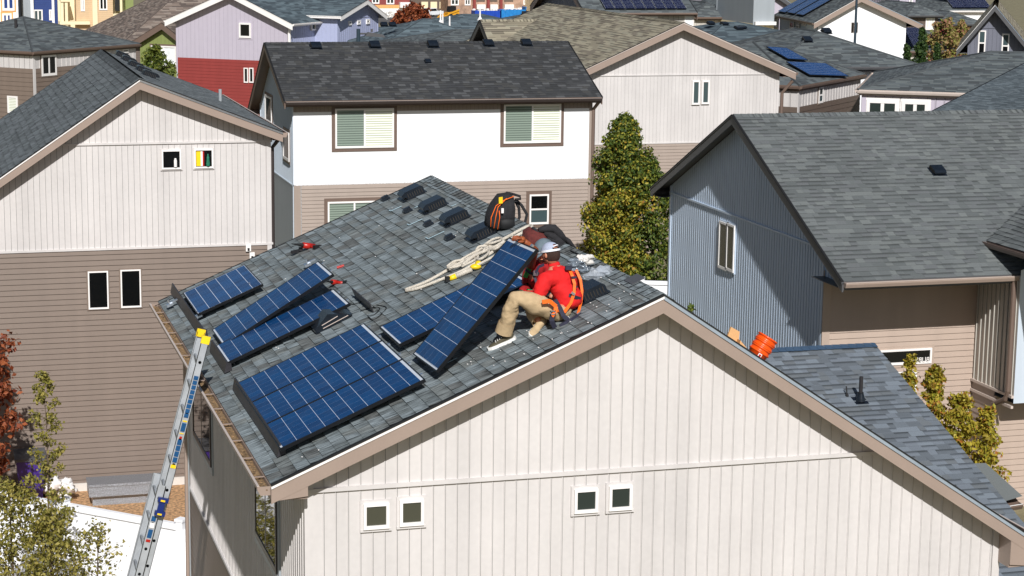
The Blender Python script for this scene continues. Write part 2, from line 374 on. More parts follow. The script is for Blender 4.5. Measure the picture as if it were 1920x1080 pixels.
def lap_wall(mb, F, poly, pitch=.107, t=.021, n0=0.):
    z0 = min(p[1] for p in poly); z1 = max(p[1] for p in poly); mb.face([F.p(a, z, n0-.004) for a, z in poly])
    z = z1
    while z > z0+.01:
        zb = max(z-pitch, z0); r = rng_at(poly, zb+1e-4, 1); r2 = rng_at(poly, z-1e-4, 1)
        if r and r2:
            mb.face([F.p(r[0], zb, n0+t), F.p(r[1], zb, n0+t), F.p(r2[1], z, n0+.002), F.p(r2[0], z, n0+.002)])
            mb.face([F.p(r[0], zb, n0), F.p(r[1], zb, n0), F.p(r[1], zb, n0+t), F.p(r[0], zb, n0+t)])
        z -= pitch
def flat_wall(mb, F, poly, **k): mb.face([F.p(a, z) for a, z in poly])
WALL = dict(b=batten_wall, l=lap_wall, f=flat_wall)
def window(h, F, r, frame='trimw', fw=.035, panes=1, pane='glass', trim=None, tw=.07, split=None, depth=.05, label=None, n0=0., pane2=None, vert=True):
    """r = (s0, z0, s1, z1) outside of the frame"""
    a0, z0, a1, z1 = r; d = n0+depth
    mb = MB()
    def bx(m, x0, y0, x1, y1, n=0., t=depth): m.box(F.p(x0, y0, n0+n), F.S*(x1-x0), V((0, 0, y1-y0)), F.N*t)
    bx(mb, a0, z0, a0+fw, z1); bx(mb, a1-fw, z0, a1, z1); bx(mb, a0+fw, z0, a1-fw, z0+fw*1.25); bx(mb, a0+fw, z1-fw, a1-fw, z1)
    n = panes
    edges = [a0+fw+(a1-a0-2*fw)*k/n for k in range(n+1)] if vert else [z0+fw+(z1-z0-2*fw)*k/n for k in range(n+1)]
    for e in edges[1:-1]:
        if vert: bx(mb, e-fw*.5, z0+fw, e+fw*.5, z1-fw, t=depth*.85)
        else: bx(mb, a0+fw, e-fw*.5, a1-fw, e+fw*.5, t=depth*.85)
    w = mb.build('window', frame, h)
    if label: w['label'] = label
    for k in range(n):
        g = MB()
        if vert: bx(g, edges[k]+(fw*.5 if k else 0), z0+fw*1.25, edges[k+1]-(fw*.5 if k < n-1 else 0), z1-fw, .024, .008)
        else: bx(g, a0+fw, edges[k]+(fw*.5 if k else fw*.25), a1-fw, edges[k+1]-(fw*.5 if k < n-1 else 0), .024, .008)
        p = pane if k == 0 or pane2 is None else pane2
        g.build('pane', p, w)
    if trim:
        t = MB(); q = .022
        bx(t, a0-tw, z0-tw, a1+tw, z0, 0, q+.006); bx(t, a0-tw, z1, a1+tw, z1+tw, 0, q); bx(t, a0-tw, z0, a0, z1, 0, q); bx(t, a1, z0, a1+tw, z1, 0, q)
        t.build('trim', trim, w)
    return w
def slope_courses(mb, O, U, Vv, poly, near, rowh=.143, tab=(.11, .27), mi=0):
    """shingle courses over a convex polygon poly [(u,v)] in the frame O,U,Vv (metres)"""
    U, Vv = V(U), V(Vv); Nn = U.cross(Vv).normalized()
    if Nn.z < 0: Nn = -Nn
    P = lambda u, v, n=0: O+U*u+Vv*v+Nn*n
    if not near:
        mb.face([P(*q) for q in poly], mi, [(q[0], q[1]) for q in poly]); return
    v0 = min(q[1] for q in poly); v1 = max(q[1] for q in poly); k = 0
    while v0+k*rowh < v1-1e-3:
        a = v0+k*rowh; b = min(a+rowh, v1); ra = rng_at(poly, a+1e-4, 1); rb = rng_at(poly, b-1e-4, 1); k += 1
        if not ra or not rb: continue
        lo = min(ra[0], rb[0]); hi = max(ra[1], rb[1]); u = lo-R.uniform(0, tab[0])
        while u < hi:
            w = R.uniform(*tab); ua, ub = u, u+w; u = ub
            a0, a1 = max(ua, ra[0]), min(ub, ra[1]); b0, b1 = max(ua, rb[0]), min(ub, rb[1])
            if a1-a0 < 1e-3 and b1-b0 < 1e-3: continue
            a1 = max(a1, a0); b1 = max(b1, b0)
            t = R.choice((.007, .007, .012, .015)); tn = (R.random(), R.random())
            uvs = [(a0, a-v0+1e-4), (a1, a-v0+1e-4), (b1, b-v0-1e-4), (b0, b-v0-1e-4)]
            mb.face([P(a0, a, t), P(a1, a, t), P(b1, b, .001), P(b0, b, .001)], mi, uvs, tn)
            mb.face([P(a0, a, 0), P(a1, a, 0), P(a1, a, t), P(a0, a, t)], mi, uvs[:2]+uvs[:2], (tn[0]*.5, 0))
            mb.face([P(a1, a, 0), P(b1, b, 0), P(b1, b, .001), P(a1, a, t)], mi, [uvs[1], uvs[2], uvs[2], uvs[1]], (tn[0], 0))
def roof_face(mb, pts, near=False, rowh=.143, thick=.09, mi=0, under=1):
    """a sloping roof face (convex) with thickness. pts ordered, first two on the eave"""
    pts = [V(p) for p in pts]; e = pts[1]-pts[0]; U = V((e.x, e.y, 0)).normalized()
    n = V()
    for i in range(1, len(pts)-1): n += (pts[i]-pts[0]).cross(pts[i+1]-pts[0])
    n.normalize()
    if n.z < 0: n = -n
    U = V((n.y, -n.x, 0)) if (n.x or n.y) else V((1, 0, 0))
    U.normalize()
    Vv = n.cross(U).normalized()
    if Vv.z < 0: Vv = -Vv
    O = pts[0]
    poly = [((p-O).dot(U), (p-O).dot(Vv)) for p in pts]
    mu = min(q[0] for q in poly); mv = min(q[1] for q in poly); O2 = O+U*mu+Vv*mv; poly = [(a-mu, b-mv) for a, b in poly]
    slope_courses(mb, O2, U, Vv, poly, near, rowh, mi=mi)
    dn = V((0, 0, -thick)); m = len(pts)
    mb.face([p+dn for p in reversed(pts)], under)
    for i in range(m): mb.face([pts[i]+dn, pts[(i+1) % m]+dn, pts[(i+1) % m], pts[i]], under)
def gutter(h, a, b, out, mat_='taupe', w=.1, hgt=.09, debris=None, lid='taupel', cap=True):
    """open box gutter from a to b, hung on the outside (direction out)"""
    a, b, out = V(a), V(b), V(out); d = b-a; mb = MB(); t = .006; up = V((0, 0, 1))
    mb.box(a-up*hgt, d, out*w*.75, up*t); mb.box(a-up*hgt, d, out*t, up*hgt)
    mb.prism([a+out*w*.75-up*hgt, a+out*w-up*.03, a+out*w, a+out*(w-t), a+out*(w-t)-up*.03, a+out*w*.75-up*(hgt-t)], d)
    dn = d.normalized()
    for e, s in ((a, -1), (b, 1)): mb.prism([e-up*hgt, e+out*w*.75-up*hgt, e+out*w-up*.03, e+out*w, e], dn*s*.006)
    g = mb.build('gutter', mat_, h)
    if lid:
        m2 = MB(); m2.box(a+out*(w-.022)+up*.001, d, out*.024, up*.006); m2.build('gutter_lip', lid, g)
    if debris:
        m3 = MB(); m3.box(a-up*(hgt-.03)+out*.008, d, out*(w*.72), up*.02)
        k = 0
        L = d.length
        while k < L:
            c = a+dn*k+out*R.uniform(.015, w*.75)-up*R.uniform(.03, .045); q = R.uniform(.008, .018)
            m3.cbox(c, (q, q*R.uniform(1, 2), q*.6), Matrix.Rotation(R.uniform(0, 3), 3, 'Z')); k += .02
        m3.build('leaf_litter', 'debris', g)
        m4 = MB(); k = .35
        while k < L: m4.box(a+dn*k-up*.006, dn*.02, out*w, up*.008); k += .72
        m4.build('hanger', 'taupe', g)
    return g
def downspout(h, pts, mat_='brtrim', r=.032):
    mb = MB(); mb.tube(pts, r, 6); return mb.build('downspout', mat_, h)
def fascia(h, A, B, C, y_dir, mat_='taupe', hgt=.24, t=.03, drip='flash', ret=None):
    """rake boards A(eave) - B(apex) - C(eave), proud in direction y_dir"""
    for P, Q in ((A, B), (B, C)):
        mb = MB(); up = V((0, 0, 1)); P, Q = V(P), V(Q); A0_ = P if (P-V(A)).length < 1e-6 else None
        mb.prism([P-up*.035, Q-up*.035, Q-up*hgt, P-up*hgt], V(y_dir)*t)
        f = mb.build('rake_fascia', mat_, h)
        m2 = MB(); hd_ = .05 if P is not A0_ else .04; m2.prism([P-up*.01, Q-up*.01, Q-up*hd_, P-up*hd_], V(y_dir)*(t+.014)); m2.build('drip_edge', 'trimw' if (P is A0_ and drip in ('flash', 'steel')) else drip, f)  # left rake strip gets white in place of metal, its sunlit look put into colour
        m3 = MB(); m3.prism([P+up*.008, Q+up*.008, Q-up*.01, P-up*.01], V(y_dir)*(t+.02)); m3.build('roof_edge', 'black', f)
def gable_house(name, label, G0, g, r, apex, xl, xr, zr, ml, mr, depth, ov, ovl, ovr, zg, bands, roofm, near=False, wn=None, fas='taupe', side=None, eavegut='taupe',
                fh=.24, cat='house', group=None, pitch=.124, lap=.107, backov=.25, side_r=None, ovb=None, drip='flash', trimz=None, wt=True, sides=('l', 'r')):
    """G0 point of the gable wall plane below the apex, g unit along the wall, r unit along the ridge into the house.
    wall from xl to xr, roof apex height zr, slopes ml/mr, bands: list of (ztop, kind, material) from the top down"""
    g, r = V(g), V(r); G0 = V((G0[0], G0[1], 0)); h = thing(name, label, cat, (G0.x, G0.y, zg), group)
    rl = lambda x: zr+ml*x if x < 0 else zr-mr*x
    z = lambda x: rl(x)-.1
    F = Fr(G0, g, -r)
    tops = [(xl, z(xl)), (0, z(0)), (xr, z(xr))]
    def clip_poly(poly, zlo, zhi):
        def cl(P, val, keep_below):
            out = []; n = len(P)
            for i in range(n):
                p, q = P[i], P[(i+1) % n]; ip = (p[1] <= val) == keep_below or p[1] == val; iq = (q[1] <= val) == keep_below or q[1] == val
                if ip: out.append(p)
                if ip != iq: t = (val-p[1])/(q[1]-p[1]); out.append((p[0]+t*(q[0]-p[0]), val))
            return out
        return cl(cl(poly, zhi, True), zlo, False)
    full = [(xl, zg), (xr, zg), (xr, z(xr)), (0, z(0)), (xl, z(xl))]
    for i, (zt, kind, mt) in enumerate(bands):
        zb = bands[i+1][0] if i+1 < len(bands) else zg
        mb = MB()
        P = clip_poly(full, zb, zt)
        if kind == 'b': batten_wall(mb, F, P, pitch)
        elif kind == 'l': lap_wall(mb, F, P, lap)
        else: flat_wall(mb, F, P)
        # side walls
        for sx, zt2, nn in ((xl, z(xl), -g), (xr, z(xr), g)):
            FS = Fr(G0+g*sx, r, nn); top = min(zt, zt2)
            if top > zb:
                PS = [(0, zb), (depth, zb), (depth, top), (0, top)]; WALL[kind](mb, FS, PS) if kind == 'f' else WALL[kind](mb, FS, PS, pitch if kind == 'b' else lap)
        FB = Fr(G0+r*depth, -g, r); flat_wall(mb, FB, [(-a, b) for a, b in P])
        nm = {'b': 'batten_wall', 'l': 'lap_wall', 'f': 'wall'}[kind]
        wobj = mb.build(nm, mt, h)
        if i and wt:
            m2 = MB(); rr = rng_at(full, zt, 1); m2.box(F.p(rr[0], zt-.02), g*(rr[1]-rr[0]), -r*.03, V((0, 0, .04)))
            for sx, nn in ((xl, -g), (xr, g)):
                if zt > z(sx): continue
                FS = Fr(G0+g*sx, r, nn); m2.box(FS.p(0, zt-.02), r*depth, FS.N*.03, V((0, 0, .04)))
            m2.build('band_board', bands[i-1][2], h)
    # corner boards
    for sx, sgn in ((xl, 1), (xr, -1)):
        zt = z(sx); mb = MB(); mb.box(F.p(sx, zg, 0), g*(.09*sgn), V((0, 0, zt-zg)), -r*.022); mb.build('corner_board', bands[0][2], h)
    # roof
    ovb = backov if ovb is None else ovb
    y0, y1 = -ov, depth+ovb
    P = lambda x, y, zz: G0+g*x+r*y+V((0, 0, zz))
    eL, eR = xl-ovl, xr+ovr; mb = MB()
    roof_face(mb, [P(eL, y1, rl(eL)), P(eL, y0, rl(eL)), P(0, y0, zr), P(0, y1, zr)], near, thick=.08)
    roof_face(mb, [P(eR, y0, rl(eR)), P(eR, y1, rl(eR)), P(0, y1, zr), P(0, y0, zr)], near, thick=.08)
    roof = mb.build('roof', [roofm, fas], h)
    mb = MB(); k = y0
    while k < y1:
        q = min(k+.16, y1)
        for s2, e2 in ((-1, -.14), (1, .14)):
            zz = rl(e2); tn = (R.random(), R.random())
            mb.face([P(0, k, zr+.02), P(e2, k, zz+.02), P(e2, q, zz+.012), P(0, q, zr+.012)] if s2 > 0 else [P(e2, k, zz+.02), P(0, k, zr+.02), P(0, q, zr+.012), P(e2, q, zz+.012)], 0, [(0, k), (.1, k), (.1, q), (0, q)], tn)
        k += .16
    mb.face([P(-.14, y0, rl(-.14)), P(0, y0, zr), P(0, y0, zr+.02), P(-.14, y0, rl(-.14)+.02)]); mb.face([P(.14, y0, rl(.14)), P(0, y0, zr), P(0, y0, zr+.02), P(.14, y0, rl(.14)+.02)])
    mb.build('ridge_cap', roofm, roof)
    fascia(h, P(eL, y0, rl(eL)), P(0, y0, zr), P(eR, y0, rl(eR)), -r, fas, fh, drip=drip)
    fascia(h, P(eL, y1, rl(eL)), P(0, y1, zr), P(eR, y1, rl(eR)), r, fas, fh, drip=drip)
    # eave fascia + horizontal soffit
    for e, s2, wx in ((eL, -1, xl), (eR, 1, xr)):
        mb = MB(); mb.box(P(e-s2*.03, y0, rl(e)-.16), g*(s2*.03), r*(y1-y0), V((0, 0, .13))); mb.build('eave_fascia', fas, h)
        mb = MB(); mb.box(P(wx, y0+.03, rl(e)-.17), g*(e-wx-s2*.03), r*(y1-y0-.06), V((0, 0, .012))); mb.build('soffit', fas, h)
        if eavegut: gutter(h, P(e, y0+.01, rl(e)-.02), P(e, y1-.01, rl(e)-.02), g*s2, eavegut, w=.13 if name == 'board_and_batten_house' else .1, debris='d' if name == 'board_and_batten_house' and s2 < 0 else None)
    h['_o'] = list(V((G0.x, G0.y, zg)))
    return h, F, P, rl
def roof_vent(h, P, U, W, N, s=1., name='roof_vent', mats=('vent', 'ventin')):
    """box vent: P centre on the roof, U along the ridge, W down the slope, N normal"""
    P, U, W, N = V(P), V(U), V(W), V(N); mb = MB()
    mb.box(P-U*.2*s-W*.19*s, U*.4*s, W*.4*s, N*.012)
    a, b, hh = .16*s, .17*s, .125*s
    prof = [(-b, .01), (-b, hh*.75), (-b*.8, hh), (b*.75, hh), (b*1.12, hh*.72), (b*1.12, hh*.45), (b*.7, hh*.35), (b*.7, .01)]
    mb.prism([P-U*a+W*x+N*y for x, y in prof], U*2*a)
    o = mb.build(name, mats[0], h)
    m2 = MB()
    for k in range(7): m2.box(P+U*(a+.002)-W*(b*.8)+W*(k*b*.22)+N*.02, W*.012, N*hh*.55, U*.004); m2.box(P-U*(a+.006)-W*(b*.8)+W*(k*b*.22)+N*.02, W*.012, N*hh*.55, U*.004)
    m2.build('grille', mats[1], o)
    return o
X_, Y_, Z_ = V((1, 0, 0)), V((0, 1, 0)), V((0, 0, 1))
# ------------------------------------------------------------ the house being worked on
zs_main = at(348, 892, X=-3.62).z
main, FM, PM, rlM = gable_house('board_and_batten_house', 'light beige gabled house in front, with men fitting solar panels on its blue grey roof', (0, .25), X_, Y_, 0, -3.62, 4.12, 0, .428, .658, 9.17, .25, .37, .3, -7.5,
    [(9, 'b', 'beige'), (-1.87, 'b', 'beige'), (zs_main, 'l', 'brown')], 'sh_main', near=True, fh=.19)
for x0, y0, x1, y1 in ((678, 938, 732, 996), (746, 931, 797, 990), (1073, 911, 1123, 966), (1138, 905, 1187, 961)):
    window(main, FM, FM.rect(x0+2, y0+4, x1-4, y1-6), fw=.03, pane='glasso' if x0 < 900 else 'glassg', trim='beige', tw=.03)
# pork-chop returns of the rake
mb = MB()
mb.prism([V((-3.99, 0, -1.74)), V((-3.63, 0, -1.6)), V((-3.63, 0, -1.845)), V((-3.99, 0, -1.875))], V((0, -.026, 0)))
mb.box((-3.99, .001, -1.875), (.36, 0, .0), (0, .25, 0), (0, 0, .012)); mb.build('rake_return', 'taupe', main)
mb = MB()
mb.prism([V((4.43, 0, -2.95)), V((4.1, 0, -2.82)), V((4.1, 0, -3.16)), V((4.43, 0, -3.2))], V((0, -.026, 0)))
mb.prism([V((4.43, .002, -2.95)), V((4.1, .002, -2.82)), V((4.1, .002, -3.2)), V((4.43, .002, -3.2))], V((0, .24, 0))); mb.build('rake_return', 'taupe', main)
mb = MB()
for k in range(150):
    x, y = (R.uniform(-1.9, -.15), R.uniform(.05, 2.2)) if k < 100 else (R.uniform(-3.8, -.2), R.uniform(.1, 9)); q = R.uniform(.006, .014); mb.cbox(V((x, y, .428*x+.02)), (q, q*1.3, q*.5))
fl = mb.build('nail_flecks', 'trimw', main); fl['label'] = 'pale flecks scattered on the shingles'; fl['kind'] = 'stuff'

# windows of the left side wall, dark and reflecting
FL = Fr((-3.62, 9.42), (0, -1), (-1, 0))
def wl(x0, x1, zt, zb): # pixel columns on the wall
    a, _ = FL.px(x0, 860); b, _ = FL.px(x1, 860); return min(a, b), zb, max(a, b), zt
a1, z1 = FL.px(398, 870); a0, z0 = FL.px(367, 822)
window(main, FL, (a0, z1-.02, a1+.1, -1.95), 'dktrim', .05, 2, 'mirror', 'greyw', .09, depth=.04)
a1, z1 = FL.px(524, 1062); a0, z0 = FL.px(484, 1000)
window(main, FL, (a0, min(z1, z0)-.02, a1, -1.95), 'dktrim', .05, 2, 'mirror', 'greyw', .09, depth=.04)
downspout(main, [(-3.66, 9.38, -2.0), (-3.68, 9.38, -7.4)], 'taupe')
mb = MB(); mb.tube([(-3.66, 9.2, -2.1), (-3.66, 9.2, -7.4)], .012, 6); mb.build('conduit', 'galv', main)
# roof vents, vent stack flashings
rU, rW = Y_, V((-1, 0, -.428)).normalized(); rN = V((-.428, 0, 1)).normalized()
def RP(x, y, h=.01): return V((x, y, .428*x))+rN*h
for x, y in ((-.44, 8.98), (-.44, 7.72), (-.44, 6.55), (-.44, 5.22), (-.44, .98)):
    roof_vent(main, RP(x, y), rU, rW, rN, .94)
for x, y in ((-.72, 9.5), (-.7, 8.2), (-.71, 6.95), (-.72, 5.78)):
    mb = MB(); c = RP(x, y)
    mb.box(c-rU*.09-rW*.06, rU*.18, rW*.12, rN*.02); mb.box(c-rU*.03-rW*.05, rU*.06, rW*.1, rN*.055); mb.box(c-rU*.07-rW*.01, rU*.05, rW*.07, rN*.04)
    tag(mb.build('roof_anchor', 'vent', None, loc=c), 'small black roof bracket on the slope, %s' % {9.5: 'farthest of the four below the vents', 8.2: 'second farthest of the four below the vents', 6.95: 'third farthest of the four below the vents', 5.78: 'nearest of the four below the vents'}[y], 'roof bracket', 'black brackets in a row on the roof')
mb = MB()
for x, y, L_ in ((-.5, 9.35, .25), (-.85, 8.6, .3), (-.88, 7.35, .34), (-.9, 6.2, .4), (-.6, 8.15, .12), (-.3, 7.3, .12), (-3.2, .72, .3), (-2.0, 1.0, .25)):
    c = RP(x, y, .02); mb.box(c, rU*L_*.35, -rW*.012, rN*.003); mb.box(c, rU*.012, -rW*L_*.6, rN*.004)
mb.build('chalk_marks', 'stuccoc', main)['label'] = 'pale chalk lines drawn on the shingles'

# ------------------------------------------------------------ low wing roof at the right
Xr = 8.9; k = (Xr-CAM.x)/(at(1640, 645, X=Xr)-CAM).x
wr = at(1640, 645, X=Xr); we = at(1898, 955, X=Xr)
sl = (wr.z-we.z)/(wr.y-we.y)
wing = thing('garage_wing', 'low wing with slate blue shingle roof and black vent pipe, right of the front house', 'garage', (6.5, 6, -7.5))
def WP(x, y, h=0): return V((x, y, wr.z+(y-wr.y)*sl+h))
yE = wr.y-(wr.z+6.0)/sl
mb = MB(); roof_face(mb, [WP(4.16, yE), WP(Xr, yE), WP(Xr, wr.y), WP(4.16, wr.y)], True, thick=.09)
roof_face(mb, [V((Xr, wr.y+1.1, wr.z-.5)), V((4.16, wr.y+1.1, wr.z-.5)), WP(4.16, wr.y), WP(Xr, wr.y)], False, thick=.09)
wroof = mb.build('roof', ['sh_low', 'dkgrey'], wing)
mb = MB(); x = 4.16
while x < Xr:
    mb.face([WP(x, wr.y-.14, .03), WP(min(x+.15, Xr), wr.y-.14, .024), WP(min(x+.15, Xr), wr.y, .024), WP(x, wr.y, .03)], 0, [(0, 0), (.1, 0), (.1, .1), (0, .1)], (.7+R.random()*.1, 0)); x += .15
mb.build('ridge_cap', plain('blue_ridge_metal', (62, 82, 104), .5), wroof)
mb = MB(); lap_wall(mb, Fr((4.2, yE+.5), X_), [(0, -7.5), (4.4, -7.5), (4.4, -6.15), (0, -6.15)])
FS = Fr((Xr-.25, yE+.5), Y_, X_); D = wr.y+.8-yE-.5
lap_wall(mb, FS, [(0, -7.5), (D, -7.5), (D, wr.z-.45), (D-.8, wr.z-.12), (0, -5.95)]); mb.build('lap_wall', 'pinklap', wing)
gutter(wing, WP(4.2, yE), WP(Xr, yE), -Y_, 'brtrim')
# vent pipe with boot on that roof
q = onplane(1613, 752, WP(5, 5), V((0, -sl, 1)).normalized()); wN = V((0, -sl, 1)).normalized()
mb = MB(); mb.box(q-X_*.12-V((0, .1, .1*sl)), X_*.24, V((0, .26, .26*sl)), wN*.006); mb.lathe([(.085, 0), (.075, .05), (.052, .13), (.05, .15)], q, Z_, 16)
vp = mb.build('vent_pipe', 'vent', wing); mb = MB(); mb.lathe([(.034, .02), (.034, .42), (.026, .42), (.026, .3)], q, Z_, 16); mb.build('pipe', 'pipe', vp)
mb = MB(); c = q+V((-.17, .16, .06)); mb.blob(c, (.03, .03, .05)); mb.tube([c, c+V((-.0, .04, .16))], .012, 6); mb.build('pipe_flashing', 'black', wing)
# tiny eave of a lower roof with a white gutter end beyond the wing
lr = thing('porch', 'small low grey green shingle roof piece with white gutter end beside the beige wall', 'porch roof', tuple(at(1870, 920, Z=-5.5)))
mb = MB(); c0 = [at(1790, 880, Z=-5.15), at(1848, 868, Z=-5.0), at(1910, 940, Z=-5.6), at(1850, 950, Z=-5.6)]
roof_face(mb, [c0[3], c0[2], c0[1], c0[0]], False, thick=.12); mb.build('roof', ['sh_blue', 'brtrim'], lr)
gutter(lr, c0[3]-Z_*.01, c0[2]-Z_*.01, -Y_, 'brtrim', lid='trimw', w=.14)
mb = MB(); mb.tube([c0[2]+V((-.1, .1, -.15)), c0[2]+V((-.1, .1, -1.9))], .05, 8); mb.build('porch_post', 'pinklap', lr)

# ------------------------------------------------------------ neighbour on the left
Lr = at(262, 148, Y=20.2); Le = at(530, 247, Y=20.2); Lc = at(508, 460, Y=20.6)
LL = at(0, 332, Y=20.2)
mr_ = (Lr.z-Le.z)/(Le.x-Lr.x); ml_ = (Lr.z-LL.z)/(Lr.x-LL.x)
left, FLh, PL, rlL = gable_house('gabled_house', 'beige over brown gabled house at the left, with two small square windows', (Lr.x, 20.5), X_, Y_, 0, -5.0, Lc.x-Lr.x, Lr.z, ml_, mr_, 8.3, .3, .3, Le.x-Lc.x,
    -7.5, [(9, 'b', 'beige'), (at(300, 268, Y=20.5).z, 'b', 'beige'), (at(100, 470, Y=20.5).z, 'l', 'brown')], 'sh_left', near=True, pitch=.112, fh=.2, drip='steel')
for r_, k in (((303, 281, 339, 317), 'glass'), ((364, 279, 399, 315), 'glass'), ((165, 508, 203, 579), 'glass'), ((226, 505, 264, 576), 'glass')):
    window(left, FLh, FLh.rect(*r_), fw=.026, pane=k, trim='beige' if r_[1] < 400 else 'brown', tw=.025)
mb = MB(); mb.tube([Le+V((.0, .3, -.13)), Le+V((-.05, .35, -.22)), V((Lc.x+.04, 20.6, Le.z-.36)), V((Lc.x+.04, 20.6, -7.3))], .04, 6); mb.build('downspout', 'dktrim', left)
mb = MB(); mb.box(FLh.p(-4.6, -7.5, .0), X_*7.2, -Y_*.05, V((0, 0, .16))); mb.build('foundation', 'concrete', left)
for x, y in ((465, 464), (472, 479)):
    a, z = FLh.px(x, y); mb = MB(); mb.box(FLh.p(a-.05, z-.07, .015), X_*.1, -Y_*.05, Z_*.14); o = mb.build('wall_fixture', 'trimw', left); mb = MB(); mb.box(FLh.p(a-.02, z-.05, .065), X_*.04, -Y_*.02, Z_*.05); mb.build('socket', 'black', o)
LN_r = V((mr_, 0, 1)).normalized(); LW = V((1, 0, -mr_)).normalized()
for px, py in ((228, 107), (240, 116), (253, 126), (268, 136), (280, 144)):
    q = onplane(px, py, V((Lr.x, 20, Lr.z)), LN_r); roof_vent(left, q, Y_, LW, LN_r, .95)
q = onplane(413, 190, V((Lr.x, 20, Lr.z)), LN_r); mb = MB(); mb.tube([q, q+Z_*.26], .035, 10); mb.build('vent_pipe', 'galv', left)
# things in the gable window
a, z0, a2, z1 = FLh.rect(364, 279, 399, 315)
def pat(mb, x0, x1, y0, y1, n=.022): mb.box(FLh.p(a+(a2-a)*x0, z0+(z1-z0)*y0, n), X_*(a2-a)*(x1-x0), Z_*(z1-z0)*(y1-y0), -Y_*.006)
h = thing('wall_flag', 'yellow, white and red cloth hanging in the right square gable window', 'flag', tuple(FLh.p(a+.1, z0, .02)))
for nm, x0, x1, mt in (('yellow_cloth', .1, .34, 'yellow'), ('white_cloth', .34, .44, 'white'), ('red_cloth', .44, .52, 'redp')):
    mb = MB(); pat(mb, x0, x1, .12, .88, .034); mb.build(nm, mt, h)
mb = MB(); c = FLh.p(a+(a2-a)*.72, z0+(z1-z0)*.12, .055)
mb.lathe([(.035, 0), (.04, .05), (.026, .14), (.03, .17), (.018, .19), (.02, .2), (.012, .235), (0, .24)], c, Z_, 10)
tag(mb.build('figurine', 'greeng', None, True, loc=c), 'small green figurine standing in the right square gable window', 'figurine')
c = FLh.p((FLh.rect(303, 281, 339, 317)[0])+.26, FLh.rect(303, 281, 339, 317)[1]+.045, .055); mb = MB(); mb.lathe([(.03, 0), (.03, .13), (.02, .15), (.02, .17), (0, .17)], c, Z_, 10)
tag(mb.build('bottle', 'trimw', None, True, loc=c), 'white bottle on the sill of the left square gable window', 'bottle')

# ------------------------------------------------------------ white house in the middle
We = at(535, 190, Z=-1.5); Wa = at(497, 80, X=We.x); Wb = at(467, 203, X=We.x); We2 = at(1128, 178, Y=We.y)
wl_, wr_s = (Wa.z-Wb.z)/(Wb.y-Wa.y), (Wa.z-We.z)/(Wa.y-We.y)
ovw = .42; Wx = We.x+.3
zb1 = at(560, 348, Y=We.y+ovw).z
# ridge runs along +X; the gable faces -X. g = -Y so that the camera side is the 'right' slope
white, FW, PW, rlW = gable_house('white_house', 'white fronted house with charcoal roof and beige lap siding below, in the middle', (Wx, Wa.y), -Y_, X_, 0, -(Wb.y-Wa.y-ovw), (Wa.y-We.y)-ovw, Wa.z, wl_, wr_s,
    We2.x-.25-Wx, .3, ovw, ovw, -7.5, [(9, 'b', 'ltblue'), (zb1, 'l', 'greyw')], 'sh_white', near=True, fas='brtrim', eavegut='dktrim', fh=.22, drip='dktrim')
yF = We.y+ovw-.03; FWf = Fr((Wx, yF), X_); LW_ = We2.x-.25-Wx
mb = MB(); flat_wall(mb, FWf, [(0, zb1), (LW_, zb1), (LW_, -1.68), (0, -1.68)]); mb.box(FWf.p(0, zb1, -.03), X_*LW_, Y_*.01, Z_*.02)
mb.face([FWf.p(0, zb1, 0), FWf.p(0, -1.68, 0), FWf.p(0, -1.68, -.03), FWf.p(0, zb1, -.03)]); mb.build('front_wall', 'white', white)
mb = MB(); batten_wall(mb, Fr((Wx, yF-.004), X_), [(0, -1.86), (LW_, -1.86), (LW_, -1.66), (0, -1.66)], .12); mb.build('frieze_board', 'tanlap', white)
mb = MB(); lap_wall(mb, FWf, [(.22, -7.5), (LW_, -7.5), (LW_, zb1), (.22, zb1)], .112); mb.build('front_lap_wall', 'tanlap', white)
mb = MB(); mb.box(FWf.p(0, -7.5, -.02), X_*.2, -Y_*.045, V((0, 0, zb1+7.5))); mb.build('corner_board', 'tanlap', white)
mb = MB(); mb.box(FWf.p(LW_, -7.5, -.02), X_*.09, -Y_*.05, V((0, 0, 5.8))); mb.build('corner_board', 'tanlap', white)
mb = MB(); mb.tube([(We2.x-.02, We.y+.1, -1.62), (Wx+LW_+.12, yF-.02, -1.9), (Wx+LW_+.12, yF-.02, -7.4)], .06, 6); mb.build('downspout', 'brtrim', white)
for r_, sh in (((628, 203, 738, 277), 1), ((944, 195, 1051, 268), 1)):
    window(white, FWf, FWf.rect(*r_), fw=.05, panes=2, pane='blindg', pane2='blindw', trim='brtrim', tw=.1, depth=.06)
window(white, FWf, FWf.rect(614, 377, 714, 450), fw=.05, panes=2, pane='blindg', pane2='blindg', trim='brtrim', tw=.1, depth=.06)
window(white, FWf, FWf.rect(992, 364, 1028, 420), fw=.05, panes=2, pane='glassb', pane2='glass', trim='brtrim', tw=.1, depth=.06, vert=False)
for r_ in ((499, 180, 511, 230),):
    window(white, FW, FW.rect(*r_), fw=.06, pane='glassb', trim='brtrim', tw=.08)
window(white, FW, FW.rect(533, 246, 544, 300), fw=.06, pane='glass', trim='brtrim', tw=.08)
wn = V((0, -wr_s, 1)).normalized(); wW = V((0, -1, -wr_s)).normalized()
for px, py in ((592, 88), (702, 86), (811, 85), (915, 83), (986, 82)):
    roof_vent(white, onplane(px, py, V((0, Wa.y, Wa.z)), wn), X_, wW, wn, .95)
roof_vent(white, onplane(802, 116, V((0, Wa.y, Wa.z)), wn), X_, wW, wn, .55)

